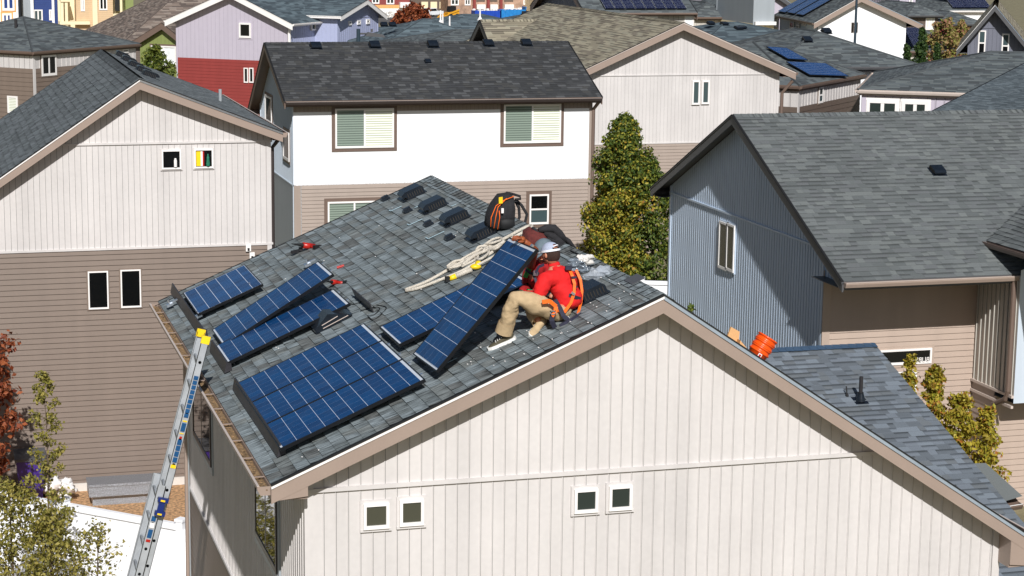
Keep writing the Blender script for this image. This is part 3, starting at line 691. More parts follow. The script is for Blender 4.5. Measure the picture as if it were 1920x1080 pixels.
# ------------------------------------------------------------ blue grey house at the right
Be = at(1582, 528, X=9.0); Ba = at(1375, 215, X=9.0); Bb = at(1222, 352, X=9.0)
bx = 9.3; Yfw = at(1542, 600, X=bx).y
be = .42
Bend = 24.0
blue, FB, PB, rlB = gable_house('blue_grey_house', 'blue grey vertical sided house with large green grey roof, at the right', (bx, Ba.y), -Y_, X_, 0, -(Bb.y-Ba.y-.45), Ba.y-Yfw, Ba.z, (Ba.z-Bb.z)/(Bb.y-Ba.y), (Ba.z-Be.z)/(Ba.y-Be.y),
    Bend-bx, .3, .45, Yfw-Be.y, -7.5, [(9, 'b', 'bluew'), (at(1400, 413, X=bx).z, 'b', 'bluew')], 'sh_blue', near=True, fas='dkgrey', eavegut='taupe', fh=.2, pitch=.125, drip='dkgrey')
# gable infill over the recessed front, front wall of lap siding
xw_end = at(1828, 600, Y=Yfw).x
FBf = Fr((bx, Yfw-.02), X_)
mb = MB(); lap_wall(mb, FBf, [(.1, -7.5), (xw_end-bx, -7.5), (xw_end-bx, Be.z-.1), (.1, Be.z-.1)], .118); mb.build('front_lap_wall', 'pinklap', blue)
mb = MB(); mb.box(FBf.p(-.02, -7.5, 0), X_*.16, -Y_*.03, V((0, 0, 4.7))); mb.build('corner_board', 'pinklap', blue)
mb = MB(); batten_wall(mb, Fr((bx, Yfw), -Y_, -X_), [(0, Be.z-.17), (Yfw-Be.y-.08, Be.z-.17), (Yfw-Be.y-.08, Be.z+.0), (0, rlB(Ba.y-Yfw)-.12)], .125); mb.build('gable_end_panel', 'bluew', blue)
for r_ in ((1350, 416, 1366, 505), (1364, 420, 1379, 509)):
    window(blue, FB, FB.rect(*r_), fw=.045, pane='glasso', trim='bluew', tw=.03, depth=.045)
rb = FBf.rect(1600, 655, 1745, 684); window(blue, FBf, rb, fw=.04, pane='glass', trim='pinklap', tw=.06)
rb2 = FBf.rect(1640, 697, 1716, 760); window(blue, FBf, rb2, fw=.04, pane='glassb')
bn = V((0, -(Ba.z-Be.z)/(Ba.y-Be.y), 1)).normalized(); bW = V((0, -bn.z, bn.y)).normalized()
q = onplane(1757, 322, Ba, bn); roof_vent(blue, q, X_, bW, bn, .8)
# projecting front wing of the blue house
wg = thing('front_wing', 'projecting grey beige wing with downspout at the far right of the blue grey house', 'house wing', (xw_end+1, Yfw-1, -7.5))
yw0 = at(1908, 620, X=xw_end).y
FWs = Fr((xw_end, Yfw), -Y_, -X_)
zwb = at(1830, 716, X=xw_end).z
D = Yfw-yw0
mb = MB(); batten_wall(mb, FWs, [(0, zwb), (D, zwb), (D, Be.z-.02), (0, Be.z-.02)], .16, bw=.02, bt=.02); mb.build('batten_wall', 'beige2', wg)
mb = MB(); lap_wall(mb, FWs, [(0, -7.5), (D-.7, -7.5), (D-.7, zwb), (0, zwb)], .118); mb.build('lap_wall', 'tanlap', wg)
mb = MB(); mb.box(FWs.p(0, zwb-.2, 0), FWs.S*D, FWs.N*.05, Z_*.05); mb.box(FWs.p(0, zwb, 0), FWs.S*D, FWs.N*.05, Z_*.05); mb.build('band_board', 'taupel', wg)
Fwf = Fr((xw_end, yw0), X_)
mb = MB(); flat_wall(mb, Fwf, [(0, zwb-.1), (3, zwb-.1), (3, Be.z+1.2), (0, Be.z+.1)]); mb.build('front_wall', 'ltblue', wg)
mb = MB(); mb.face([Fwf.p(0, zwb-.1), Fwf.p(3, zwb-.1), Fwf.p(3, zwb-.1, -1), Fwf.p(0, zwb-.1, -1)]); mb.build('soffit', 'dktrim', wg)
mb = MB(); lap_wall(mb, Fr((xw_end, yw0+.7), X_), [(0, -7.5), (3, -7.5), (3, zwb-.1), (0, zwb-.1)], .118); mb.box((xw_end-.01, yw0+.69, -7.5), X_*.14, -Y_*.03, V((0, 0, zwb+7.4))); mb.build('lower_lap_wall', 'pinklap', wg)
mb = MB(); dx = xw_end-.06
mb.tube([(dx, yw0+.12, Be.z-.1), (dx, yw0+.12, zwb+.12), (dx, yw0+.2, zwb-.05), (dx, yw0+.62, zwb-.25), (dx, yw0+.72, zwb-.4), (dx, yw0+.74, -5.6), (dx-.1, yw0+.6, -5.85)], .05, 8); mb.build('downspout', 'brtrim', wg)
# its roof, running down to the left (towards the valley)
v0 = onplane(1850, 454, Ba, bn)+V((0, 0, .03)); q2 = onplane(1945, 362, Ba, bn)+V((0, 0, .03)); v1 = v0+V((0, -3.4, 0)); q3 = q2+V((0, -3.4+(v0.y-q2.y), 0)); mb = MB()
roof_face(mb, [v0, v1, q3, q2], True, thick=.08)
mb.build('roof', ['sh_blue', 'dktrim'], wg)
gutter(wg, v0+V((0, .0, -.02)), v1+V((0, 0, -.02)), -X_, 'brtrim', lid='brtrim')

# the name cut-out in the window
tx = bpy.data.curves.new('name_letters', 'FONT'); tx.body = 'BUBBA'; tx.size = .2; tx.extrude = .006
to = bpy.data.objects.new('tmp', tx); col.objects.link(to); bpy.context.view_layer.update()
tm = bpy.data.meshes.new_from_object(to.evaluated_get(bpy.context.evaluated_depsgraph_get())); bpy.data.objects.remove(to)
w_ = max(v.co.x for v in tm.vertices); sa, sz = FBf.px(1740, 676); sb, _ = FBf.px(1705, 680); hh_ = FBf.px(1720, 669)[1]-FBf.px(1720, 678)[1]
for v in tm.vertices: v.co = V(((w_-v.co.x)/w_*(sa-sb), -v.co.z, v.co.y/.14*hh_))
tm.flip_normals(); tm.materials.append(M['trimw'])
to = bpy.data.objects.new('name_letters', tm); col.objects.link(to); to.location = FBf.p(sb, FBf.px(1720, 678)[1], .06)
tag(to, 'pale letters seen from behind, standing in the narrow window over the shrub', 'letters')

# ------------------------------------------------------------ solar panels
PL_, PW_ = 1.61, .975
def solar_panel(o, u, v, label, cellm='cells', L_=PL_, W_=PW_, group='blue solar panels on the front roof', cat='solar panel', strips=True, th=.034):
    """o: low far corner of the glass, u up the slope (length), v across (width)"""
    o, u, v = V(o), V(u).normalized(), V(v).normalized(); n = u.cross(v).normalized()
    if n.z < 0: n = -n
    h = thing('solar_module', label, cat, o+u*L_/2+v*W_/2-n*th, group)
    b = .013; mb = MB()
    mb.box(o-n*th, u*L_, v*b, n*(th+.002)); mb.box(o+v*(W_-b)-n*th, u*L_, v*b, n*(th+.002))
    mb.box(o+v*b-n*th, u*b, v*(W_-2*b), n*(th+.002)); mb.box(o+v*b+u*(L_-b)-n*th, u*b, v*(W_-2*b), n*(th+.002))
    mb.build('frame', 'frame', h)
    mb = MB(); mb.box(o+u*b+v*b-n*.012, u*(L_-2*b), v*(W_-2*b), n*.008); mb.build('backsheet', 'back', h)
    e = .02 if strips else 0
    a0, a1, b0, b1 = b+e, L_-b-e*1.6, b+.008, W_-b-.008
    P = [o+u*a+v*c+n*.0 for a, c in ((a0, b0), (a1, b0), (a1, b1), (a0, b1))]
    if (P[1]-P[0]).cross(P[2]-P[0]).dot(n) < 0: P.reverse(); uv = [(a0-.02, b1-.02), (a1-.02, b1-.02), (a1-.02, b0-.02), (a0-.02, b0-.02)]; uv = [(0, b1-b0), (a1-a0, b1-b0), (a1-a0, 0), (0, 0)]; uv = list(reversed([(0, 0), (a1-a0, 0), (a1-a0, b1-b0), (0, b1-b0)]))
    else: uv = [(0, 0), (a1-a0, 0), (a1-a0, b1-b0), (0, b1-b0)]
    mb = MB(); mb.face(P, 0, uv); mb.face([p-n*.003 for p in reversed(P)]); mb.build('cell_sheet', cellm, h)
    mb = MB(); mb.box(o+u*(L_-.3)+v*(W_/2-.06)-n*.036, u*.1, v*.12, n*.022); mb.build('junction_box', 'black', h)
    mb = MB()
    for c in (.2, .75): mb.box(o+v*(W_*c)+u*(L_-.001), u*.03, v*.045, n*.006-n*.03)
    mb.build('clamp', 'steel', h)
    return h
U0 = V((1, 0, .428)).normalized()
pn = V((-.428, 0, 1)).normalized(); po = RP(0, 0, .12)
def rp(px, py, h=.12): return onplane(px, py, RP(0, 0, h), pn)
cs = [rp(450, 715), rp(535, 840), rp(805, 705), rp(690, 603)]
xa = (cs[0].x+cs[1].x)/2; ya = (cs[0].y+cs[3].y)/2; yb = (cs[1].y+cs[2].y)/2; xb = (cs[2].x+cs[3].x)/2
LA = (xb-xa)/U0.x; WA = (ya-yb)/3-.012
for k, s in enumerate(('farthest of the three joined panels', 'middle of the three joined panels', 'nearest of the three joined panels')):
    solar_panel(RP(xa, ya-k*(WA+.012), .12), U0, -Y_, 'flat blue solar panel, '+s, L_=LA, W_=WA)
sclp = lambda p: CAM+(V(p)-CAM)*.975
o2, u2 = sclp((-3.672, 6.09, -1.617)), V((1.51, 0, .668)); solar_panel(o2, u2, -Y_, 'flat blue solar panel right behind the ladder top, partly beneath the propped one')
o1 = sclp((-3.595, 7.0, -1.60)); solar_panel(o1, V((1.407, .0, .861)), -Y_, 'blue solar panel propped up at its upper end, shadow beneath it')
o3 = sclp((-2.086, 2.085, -.955)); t3u = V((1.085, .04, 1.242)); t3v = V((.01, -1, .028))
t3 = solar_panel(o3, t3u, t3v, 'blue solar panel tilted steeply by the two men, standing on its lower edge')
c4 = rp(722, 608, .12); c4b = rp(749, 641, .12)
solar_panel(V(((c4.x+c4b.x)/2, (c4.y), .428*(c4.x+c4b.x)/2))+pn*.12, U0, -Y_, 'flat blue solar panel lying half hidden behind the steeply tilted panel')
q = [rp(345, 550), rp(383, 585), rp(500, 527), rp(462, 492)]
x0 = (q[0].x+q[1].x)/2; x1 = (q[2].x+q[3].x)/2; y1 = (q[0].y+q[3].y)/2; y0 = (q[1].y+q[2].y)/2
p1 = solar_panel(RP(x0, y0, .12), Y_, U0, 'dusty flat blue solar panel lying crosswise at the far roof corner', cellm='cells_sw', L_=y1-y0, W_=(x1-x0)/U0.x)
# black skirts along the low edges
for (px0, py0, px1, py1), lb in (((320, 543, 378, 628), 'beside the crosswise panel'), ((392, 652, 424, 692), 'just right of the ladder top'), ((438, 722, 520, 850), 'along the three joined panels')):
    a, b = rp(px0, py0, .06), rp(px1, py1, .06); x = (a.x+b.x)/2; A = RP(x, a.y, 0); D = V((0, b.y-a.y, 0)); w_ = -rW
    mb = MB(); mb.prism([A+pn*.02, A+w_*.075+pn*.135, A+w_*.09+pn*.135, A+w_*.09+pn*.128, A+w_*.02+pn*.02], D)
    mb.prism([A+D*.995+pn*.02, A+D*.995+w_*.075+pn*.13, A+D*.995+w_*.12+pn*.1, A+D*.995+w_*.1+pn*.02], V((0, -.01, 0)))
    tag(mb.build('panel_skirt', 'skirt', None, loc=A), 'long black metal edge strip on the roof '+lb, 'edge strip', 'black skirts on the low side of the panels')
a, b = rp(660, 572, .08), rp(738, 640, .08); A = RP(-2.08, 5.15, .01); mb = MB(); mb.box(A, V((0, -1.05, 0)), U0*.012, pn*.12)
for k in range(5): mb.cbox(A+V((0, -.15-.2*k, 0))+pn*.122, (.02, .03, .012))
tag(mb.build('panel_skirt', 'skirt', None, loc=A), 'short dark strip standing on edge between two panels, beside the black box', 'edge strip', 'black skirts on the low side of the panels')
# tipped black vent box beside the array
A = RP(-2.72, 4.62, .01); bU = V((.93, .12, .40)).normalized(); mb = MB()
mb.prism([A, A+bU*.40+pn*.0, A+bU*.5+pn*.02, A+bU*.22+pn*.16, A+bU*.0+pn*.05], V((0, -.32, 0)))
o = tag(mb.build('vent_hood', 'vent', None, loc=A), 'black vent hood in the gap beside the three joined panels', 'vent hood')
mb = MB()
for k in (0, 1): mb.tube([A+bU*.1+V((0, -.33, 0))+pn*(.03+k*.04), A+bU*(.44-.12*k)+V((0, -.33, 0))+pn*(.035+.05*k)], .006, 5)
mb.build('grille_bar', 'taupe', o)
# loose cables, clamps
def rtube(pts, r, name, mt, label, cat, h=.012, seg=6, smooth=True):
    P = []; Q = [rp(x, y, h) for x, y in pts]; n = len(Q)
    for i in range(n-1):
        p0, p1, p2, p3 = Q[max(i-1, 0)], Q[i], Q[i+1], Q[min(i+2, n-1)]
        for k in range(6):
            t = k/6; P.append(.5*((2*p1)+(p2-p0)*t+(2*p0-5*p1+4*p2-p3)*t*t+(3*p1-p0-3*p2+p3)*t**3))
    P.append(Q[-1]); mb = MB(); mb.tube(P, r, seg); return tag(mb.build(name, mt, None, smooth, loc=P[0]), label, cat)
rtube([(676, 583), (697, 577), (712, 578), (702, 590), (690, 592), (700, 600), (716, 588), (724, 576), (706, 572)], .006, 'cable', 'black', 'thin black cable curled on the shingles above the black box', 'cable')
rtube([(640, 566), (660, 570), (672, 568), (682, 563)], .006, 'cable', 'black', 'short black cable at the upper end of the flat panel by the drill', 'cable')
rtube([(290, 574), (322, 560), (345, 550)], .006, 'cable', 'black', 'black cable running over the gutter corner at the far left of the roof', 'cable', h=.05)
for (x, y), lb in (((320, 573), 'at the far left roof corner'), ((374, 594), 'below the crosswise panel'), ((472, 541), 'on the front edge of the crosswise panel'), ((578, 498), 'by the upper end of the propped panel')):
    c = rp(x, y, .05); mb = MB(); mb.box(c-Y_*.05-U0*.05, Y_*.1, U0*.09, pn*.035); mb.box(c-Y_*.02+pn*.03, Y_*.04, U0*.12, pn*.02); mb.lathe([(.014, 0), (.014, .05), (0, .05)], c+pn*.04, pn, 8)
    tag(mb.build('mounting_clamp', 'steel', None, loc=c), 'small bright metal mounting clamp '+lb, 'clamp', 'metal mounting clamps')
def drill(px, py, yaw, label, s=1.):
    c = rp(px, py, .05); m = Matrix.Rotation(yaw, 3, 'Z'); h = thing('cordless_drill', label, 'drill', c, 'red cordless tools')
    a = m @ V((1, 0, .2)); b = m @ V((0, 1, 0)); mb = MB(); mb.tube([c-a*.08*s, c+a*.06*s], [.034*s, .032*s], 10); mb.tube([c-a*.03*s, c-a*.03*s+b*.13*s], [.022*s, .02*s], 8); mb.build('drill_body', 'redp', h, True)
    mb = MB(); mb.tube([c+a*.06*s, c+a*.11*s, c+a*.2*s], [.022*s, .014*s, .004*s], 8); mb.build('chuck', 'black', h); mb = MB(); mb.cbox(c-a*.03*s+b*.15*s, (.09*s, .05*s, .06*s), m); mb.build('battery', 'black', h)
drill(577, 461, 3.5, 'red and black cordless drill lying on the open shingles above the far panels', 1.3)
drill(627, 529, 4.0, 'red tool lying under the raised end of the propped panel')
c = rp(556, 474, .02); mb = MB(); mb.cbox(c+pn*.02, (.16, .05, .04), Matrix.Rotation(.6, 3, 'Z')); mb.cbox(c+V((.06, 0, .05)), (.05, .05, .05)); tag(mb.build('tool_clip', 'blackfab', None, loc=c), 'small black tool pouch beside the drill on the shingles', 'pouch')
c = rp(632, 502, .02); mb = MB(); mb.tube([c, c+V((.09, -.02, .03))], .018, 8); tag(mb.build('marker', 'redp', None, loc=c), 'small red marker lying past the top of the propped panel', 'marker')

# ------------------------------------------------------------ ropes and bags on the roof
rtube([(760, 543), (800, 528), (850, 500), (905, 470), (950, 445), (990, 424), (995, 428), (960, 447), (915, 478), (870, 506), (832, 522), (785, 540), (761, 545)], .019, 'rope', 'rope', 'thick white rope laid out in a long loop up to the bag', 'rope', .03, 8)
mb = MB()
def rope_strand(pts, r=.016, h=.05):
    Q = [rp(x, y, h+.02*math.sin(i*2.1)) for i, (x, y) in enumerate(pts)]; P = []; n = len(Q)
    for i in range(n-1):
        p0, p1, p2, p3 = Q[max(i-1, 0)], Q[i], Q[i+1], Q[min(i+2, n-1)]
        for k in range(6): t = k/6; P.append(.5*((2*p1)+(p2-p0)*t+(2*p0-5*p1+4*p2-p3)*t*t+(3*p1-p0-3*p2+p3)*t**3))
    P.append(Q[-1]); mb.tube(P, r, 7)
rope_strand([(838, 500), (852, 490), (872, 488), (862, 498), (840, 502), (860, 490), (880, 478), (905, 465)])
rope_strand([(866, 500), (885, 490), (896, 482), (893, 470), (900, 462), (916, 463), (915, 475), (900, 486), (890, 484)])
rope_strand([(905, 462), (922, 450), (938, 446), (942, 455), (930, 466), (914, 468), (908, 460), (925, 455), (945, 448), (962, 440)])
rope_strand([(880, 505), (912, 488), (944, 470), (965, 452), (990, 438)])
rope_strand([(868, 497), (888, 480), (906, 472), (930, 462), (946, 452)], .022)
tag(mb.build('rope', 'rope', None, True, loc=rp(900, 475)), 'tangle of white rope loops below the backpack, heaped over the long rope', 'rope')
c0, c1 = rp(842, 523, .04), rp(885, 505, .04); h = thing('shock_absorber', 'white safety lanyard pack with yellow ends on the shingles', 'lanyard', c0)
mb = MB(); mb.tube([c0.lerp(c1, .2), c1], [.032, .028], 8); mb.build('webbing', 'rope', h, True)
mb = MB(); mb.tube([c0, c0.lerp(c1, .3)], [.03, .034], 8); q = rp(892, 500, .05); mb.blob(q, (.07, .05, .035)); mb.blob(rp(897, 494, .06), (.04, .06, .035)); mb.build('yellow_cover', 'yellow', h, True)
mb = MB(); mb.cbox(c0+V((-.02, 0, 0)), (.05, .06, .06)); mb.build('hook', 'black', h)
# backpack
c = at(950, 425, Y=5.15); c.z = max(c.z, .428*c.x+.02) if c.x < 0 else c.z
h = thing('backpack', 'black roll top backpack with orange trim standing on the ridge by the vents', 'backpack', c)
pm = .0066
def bp(px, py, y=5.1): return at(px, py, Y=y)
out = [(924, 431), (916, 425), (919, 404), (928, 384), (942, 366), (958, 364), (967, 370), (970, 392), (968, 424), (962, 432), (945, 434)]
def rounded(outl, y0, y1, shrink=.86, steps=5):
    cx = sum(p[0] for p in outl)/len(outl); cy = sum(p[1] for p in outl)/len(outl); P = []; n = len(outl)
    for k in range(steps+1):
        t = k/steps; y = y0+(y1-y0)*t; s = shrink+(1-shrink)*math.sin(math.pi*min(max(t, .0), 1))**.5
        P += [at(cx+(a-cx)*s, cy+(b-cy)*s, Y=y0)+V((0, y-y0, 0)) for a, b in outl]
    F = [tuple(range(n))[::-1], tuple(range(steps*n, (steps+1)*n))]
    for k in range(steps):
        for i in range(n): F.append((k*n+i, k*n+(i+1) % n, (k+1)*n+(i+1) % n, (k+1)*n+i))
    return P, F
mb = MB(); mb.shared(*rounded(out, 4.98, 5.28, .8, 8)); mb.build('pack_body', 'blackfab', h, True)
mb = MB(); mb.shared(*rounded([(938, 412), (966, 409), (968, 428), (955, 432), (940, 430)], 4.93, 5.05, .7)); mb.build('front_pocket', 'black', h, True)
mb = MB()
for pts in (((926, 428), (930, 405), (934, 388), (950, 372)), ((933, 430), (937, 408), (936, 395)), ((920, 425), (921, 408), (930, 386), (944, 376), (964, 368))): mb.tube([at(*p, Y=4.955) for p in pts], .0055, 6)
mb.build('orange_trim', 'orangef', h, True)
mb = MB(); mb.box(at(935, 382, Y=4.94), at(942, 381, Y=4.94)-at(935, 382, Y=4.94), V((0, -.01, 0)), V((0, 0, .08))); mb.build('yellow_tag', 'yellow', h)
mb = MB(); mb.cbox(at(942, 395, Y=4.94), (.03, .02, .06)); mb.build('white_tag', 'trimw', h)
for pts in (((966, 374), (978, 385), (988, 402), (984, 418), (972, 424), (965, 428)), ((966, 376), (973, 390), (974, 408), (966, 420))):
    mb = MB(); mb.tube([at(*p, Y=5.2) for p in pts], .019, 8); mb.build('shoulder_strap', 'blackfab', h, True)
mb = MB(); mb.tube([at(*p, Y=5.1) for p in ((945, 366), (950, 361), (962, 364), (975, 368), (976, 373), (966, 374))], .016, 8); mb.build('top_roll', 'blackfab', h, True)
# tool bag heap
h = thing('tool_bag', 'red and black tool bag slumped on the ridge behind the two men', 'tool bag', at(1010, 470, Y=3.4))
mb = MB(); mb.shared(*rounded([(986, 462), (990, 436), (1001, 429), (1024, 437), (1034, 452), (1030, 478), (996, 478)], 3.2, 3.5, .7)); mb.build('bag_body', plain('faded_red_bag_cloth', (98, 40, 36), .85, var=.3, scale=22, bump=.6), h, True)
mb = MB()
for pts, r in ((((998, 426), (1012, 440), (1026, 452)), .02), (((1010, 432), (1025, 428), (1038, 428), (1050, 440), (1062, 452)), .05), (((1026, 445), (1042, 450), (1055, 465), (1048, 478)), .045), (((1050, 440), (1066, 452), (1080, 468)), .03), (((994, 468), (998, 446), (1004, 432)), .02), (((1006, 472), (1012, 452), (1014, 436)), .02), (((988, 450), (1004, 452), (1022, 462)), .016), (((1020, 436), (1036, 442), (1052, 456), (1066, 470)), .05)):
    mb.tube([at(*p, Y=3.25) for p in pts], [r*.6]+[r]*(len(pts)-2)+[r*.5], 8)
for k in range(7): mb.blob(at(1022+k*7, 440+k*3.6, Y=3.3), (.06, .05, .035), 8, 5, .3)
mb.build('strap', 'blackfab', h, True)
rtube([(1070, 470), (1088, 478), (1100, 486)], .008, 'cord', 'black', 'thin black cord trailing down the ridge from the tool bag', 'cord', .03)
# crumpled bags
def crumple(pxs, y, r, name, mt, label, cat, n=9, jit=.35, flat=.7):
    mb = MB(); c0 = at(*pxs[0], Y=y)
    for k, p in enumerate(pxs):
        c = at(*p, Y=y); mb.blob(c, (r*R.uniform(.8, 1.2), r*R.uniform(.7, 1), r*flat*R.uniform(.8, 1.1)), n, 6, jit)
    return tag(mb.build(name, mt, None, loc=c0), label, cat)
crumple([(1078, 492), (1088, 500), (1080, 506), (1094, 506)], 1.9, .075, 'wrapper', 'plastic', 'crumpled dark clear wrapper under the white bundle right of the cap', 'wrapper')
crumple([(1088, 484), (1098, 485), (1106, 482), (1104, 492), (1093, 489)], 1.9, .05, 'cloth_bundle', 'bag_white', 'white crumpled bundle on the ridge right of the white capped man', 'bundle')
mplast, N_, L_n, B_ = mat('clear_plastic_sheet'); B_.inputs['Base Color'].default_value = (.55, .6, .66, 1); B_.inputs['Roughness'].default_value = .1; B_.inputs['Alpha'].default_value = .42; M['clear'] = mplast
crumple([(1115, 515), (1130, 515), (1145, 520), (1128, 528), (1145, 532), (1155, 522), (1135, 508), (1150, 538)], 1.45, .085, 'plastic_sheet', 'clear', 'crumpled clear plastic sheet on the roof above the nearest vent', 'plastic sheet', 10, .4)
c = rp(1178, 530, .02); mb = MB(); mb.box(c-Y_*.12, Y_*.26, U0*.16, pn*.006); tag(mb.build('loose_shingle', 'dkgrey', None, loc=c), 'loose piece of slate blue metal lying on the ridge', 'metal piece')
# orange buckets and cardboard on the far slope
def R_(x, y, h=0): return V((x, y, -.658*x))+V((.658, 0, 1)).normalized()*h
rn = V((.658, 0, 1)).normalized()
cb = at(1405, 655, Y=4.2); xb_ = cb.x-.0
for k in range(3):
    mb = MB(); o = R_(xb_-.0, 4.2, .0+k*.075); lo = (0, .125)
    mb.lathe([(0, 0), (.11, 0), (.126, .23), (.139, .232), (.141, .252), (.129, .254), (.129, .288), (.139, .29), (.139, .305), (.129, .31), (.122, .305), (.118, .24), (.106, .02), (0, .02)], o, rn, 24)
    b_ = mb.build('bucket', 'orange', None, True, loc=o); tag(b_, 'orange plastic bucket, %s of three nested behind the roof ridge' % ('lowest', 'middle', 'top')[k], 'bucket', 'nested orange buckets')
    if k == 0: mb = MB(); t = at(1402, 652, Y=4.2-.17); mb.cbox(R_(xb_-.04, 4.03, .2), (.05, .006, .05), Matrix.Rotation(.58, 3, 'Y')); mb.cbox(R_(xb_-.04, 4.026, .2), (.03, .006, .03), Matrix.Rotation(.58, 3, 'Y'), 1); mb.build('label', ['trimw', 'redp'], b_)
c = at(1376, 640, Y=4.0); mb = MB(); mb.prism([at(1364, 632, Y=4.), at(1371, 613, Y=4.), at(1387, 622, Y=4.), at(1383, 660, Y=4.)], V((0, .03, 0))); mb.prism([at(1388, 638, Y=3.9), at(1402, 655, Y=3.9), at(1402, 664, Y=3.9), at(1386, 652, Y=3.9)], V((0, .3, 0)))
tag(mb.build('cardboard_piece', 'card', None, loc=c), 'torn brown cardboard sticking up beside the orange buckets', 'cardboard')

# ------------------------------------------------------------ ladder
h = thing('extension_ladder', 'aluminium extension ladder with blue stickers and yellow caps leaning on the left gutter', 'ladder', (-5.6, 4, -7.5))
def railp(y, top, bot):
    a, b = at(*top, Y=y), at(*bot, Y=y); d = (b-a).normalized(); return a, a+d*((a.z+7.5)/-d.z), d
A0, A1, dA = railp(4.15, (370, 617), (250, 1080)); B0, B1, dB = railp(3.68, (393, 640), (281, 1080))
dm = ((dA+dB)/2).normalized(); dm.y = 0; dm.normalize(); side = V((0, 1, 0)); fwd = dm.cross(side).normalized()
if fwd.x < 0: fwd = -fwd
LT = (A0.z-A1.z)/-dm.z
def rail(o, yy, s0, s1, w_, t_, nm, off=0, cap=None):
    mb = MB(); p = V((o.x, yy, o.z))+dm*s0+fwd*off; L_ = dm*(s1-s0)
    mb.box(p-fwd*w_/2, L_, fwd*w_, Y_*t_*.3); fl = t_*1.6 if yy > 3.9 else -t_*1.6
    fl = -abs(fl) if yy > 3.9 else abs(fl)
    mb.box(p-fwd*w_/2, L_, fwd*.006, Y_*fl); mb.box(p+fwd*(w_/2-.006), L_, fwd*.006, Y_*fl); ob = mb.build('rail', 'alu', h)
    if cap: m2 = MB(); m2.box(p-fwd*(w_/2+.006)-dm*.03-Y_*abs(fl)*(1 if fl < 0 else .1), dm*.09, fwd*(w_+.012), Y_*(abs(fl)*1.1)); m2.build('end_cap', cap, ob)
    return ob, p
# fly section (upper) in front, base section behind
O = V((A0.x, 0, A0.z)); OB = V((B0.x, 0, B0.z)); OM = (O+OB)/2
rail(OM, 4.13, 0, 3.6, .085, .018, 'rail', 0, 'yellow'); rb_, pB = rail(OM, 3.7, 0, 3.6, .085, .018, 'rail', 0, 'yellow')
rail(OM, 4.17, 1.75, LT, .09, .02, 'rail', -.075); rb2_, pB2 = rail(OM, 3.66, 1.75, LT, .09, .02, 'rail', -.075)
k = .28
while k < LT-.1:
    off = 0 if k < 3.55 else -.075; p = V((OM.x, 3.7, OM.z))+dm*k+fwd*off; mb = MB(); mb.tube([p-fwd*.0, p+Y_*.43], .019, 8); mb.build('rung', 'alu', h, True)
    if k > 1.8 and k < 3.6: p = V((OM.x, 3.66, OM.z))+dm*(k+.1)-fwd*.075; mb = MB(); mb.tube([p, p+Y_*.51], .019, 8); mb.build('rung', 'alu', h, True)
    k += .305
def stick(s0, s1, mt, off=0, w_=.07, y=3.695, nm='sticker'):
    mb = MB(); p = V((OM.x, y, OM.z))+dm*s0+fwd*(off-w_/2); mb.box(p, dm*(s1-s0), fwd*w_, -Y_*.003); mb.build(nm, mt, h)
for k in range(9): stick(.44+k*.056, .44+k*.056+.046, 'bluept', w_=.05)
stick(.97, .985, 'yellow', w_=.05); stick(1.0, 1.1, 'bluept', w_=.05); stick(1.12, 1.13, 'yellow', w_=.05); stick(1.16, 1.185, 'redp', w_=.03)
for k in range(4): stick(1.2+k*.07, 1.26+k*.07, 'bluept', w_=.05)
stick(1.5, 1.54, 'yellow', w_=.06)
for s0, s1, m_ in ((2.12, 2.18, 'bluept'), (2.2, 2.26, 'trimw'), (2.28, 2.38, 'bluept'), (2.4, 2.43, 'redp')): stick(s0, s1, m_, -.075, y=3.655, w_=.05)
mb = MB(); p = V((OM.x, 3.64, OM.z))+dm*1.9-fwd*.04; mb.box(p-fwd*.05-dm*.02, dm*.05, fwd*.12, -Y_*.05); mb.box(p-fwd*.03, dm*.16, fwd*.07, -Y_*.035); mb.box(p-fwd*.05+dm*.14, dm*.05, fwd*.12, -Y_*.05); mb.build('rung_lock', plain('navy_lock_plastic', (24, 44, 110), .4), h)
mb = MB(); p = V((OM.x, 3.64, OM.z))+dm*1.95-fwd*.06; mb.box(p+dm*(-.05), dm*.02, fwd*.05, -Y_*.055); mb.box(p+dm*(.11), dm*.02, fwd*.05, -Y_*.055); mb.build('lock_stripe', 'yellow', h)
for y in (3.66, 4.17):
    mb = MB(); p = V((OM.x, y, OM.z))+dm*LT-fwd*.075; mb.cbox(p+V((0, 0, .03)), (.16, .06, .05)); mb.build('foot', 'black', h)

# ------------------------------------------------------------ the two men
def skin_mesh(name, J, E_, mt, parent, sub=3, extra=None):
    ids = list(J); me = bpy.data.meshes.new(name); me.from_pydata([tuple(J[i][0]) for i in ids], [(ids.index(a), ids.index(b)) for a, b in E_], [])
    o = bpy.data.objects.new('tmp', me); col.objects.link(o)
    m = o.modifiers.new('s', 'SKIN'); m.use_smooth_shade = True; m.branch_smoothing = .6
    for k, i in enumerate(ids):
        r = J[i][1]; me.skin_vertices[0].data[k].radius = (r, r) if not isinstance(r, tuple) else r; me.skin_vertices[0].data[k].use_root = (k == 0)
    s = o.modifiers.new('u', 'SUBSURF'); s.levels = sub; s.render_levels = sub
    bpy.context.view_layer.update(); dg = bpy.context.evaluated_depsgraph_get()
    nm = bpy.data.meshes.new_from_object(o.evaluated_get(dg)); bpy.data.objects.remove(o)
    mb = MB(); mb.v = [v.co.copy() for v in nm.vertices]; mb.f = [list(p.vertices) for p in nm.polygons]; mb.uv = [[(0, 0)]*len(f) for f in mb.f]; mb.tn = [(0, 0)]*len(mb.f); mb.mi = [0]*len(mb.f)
    if extra: extra(mb)
    return mb.build(name, mt, parent, True)
J_ = lambda px, py, y: at(px, py, Y=y)
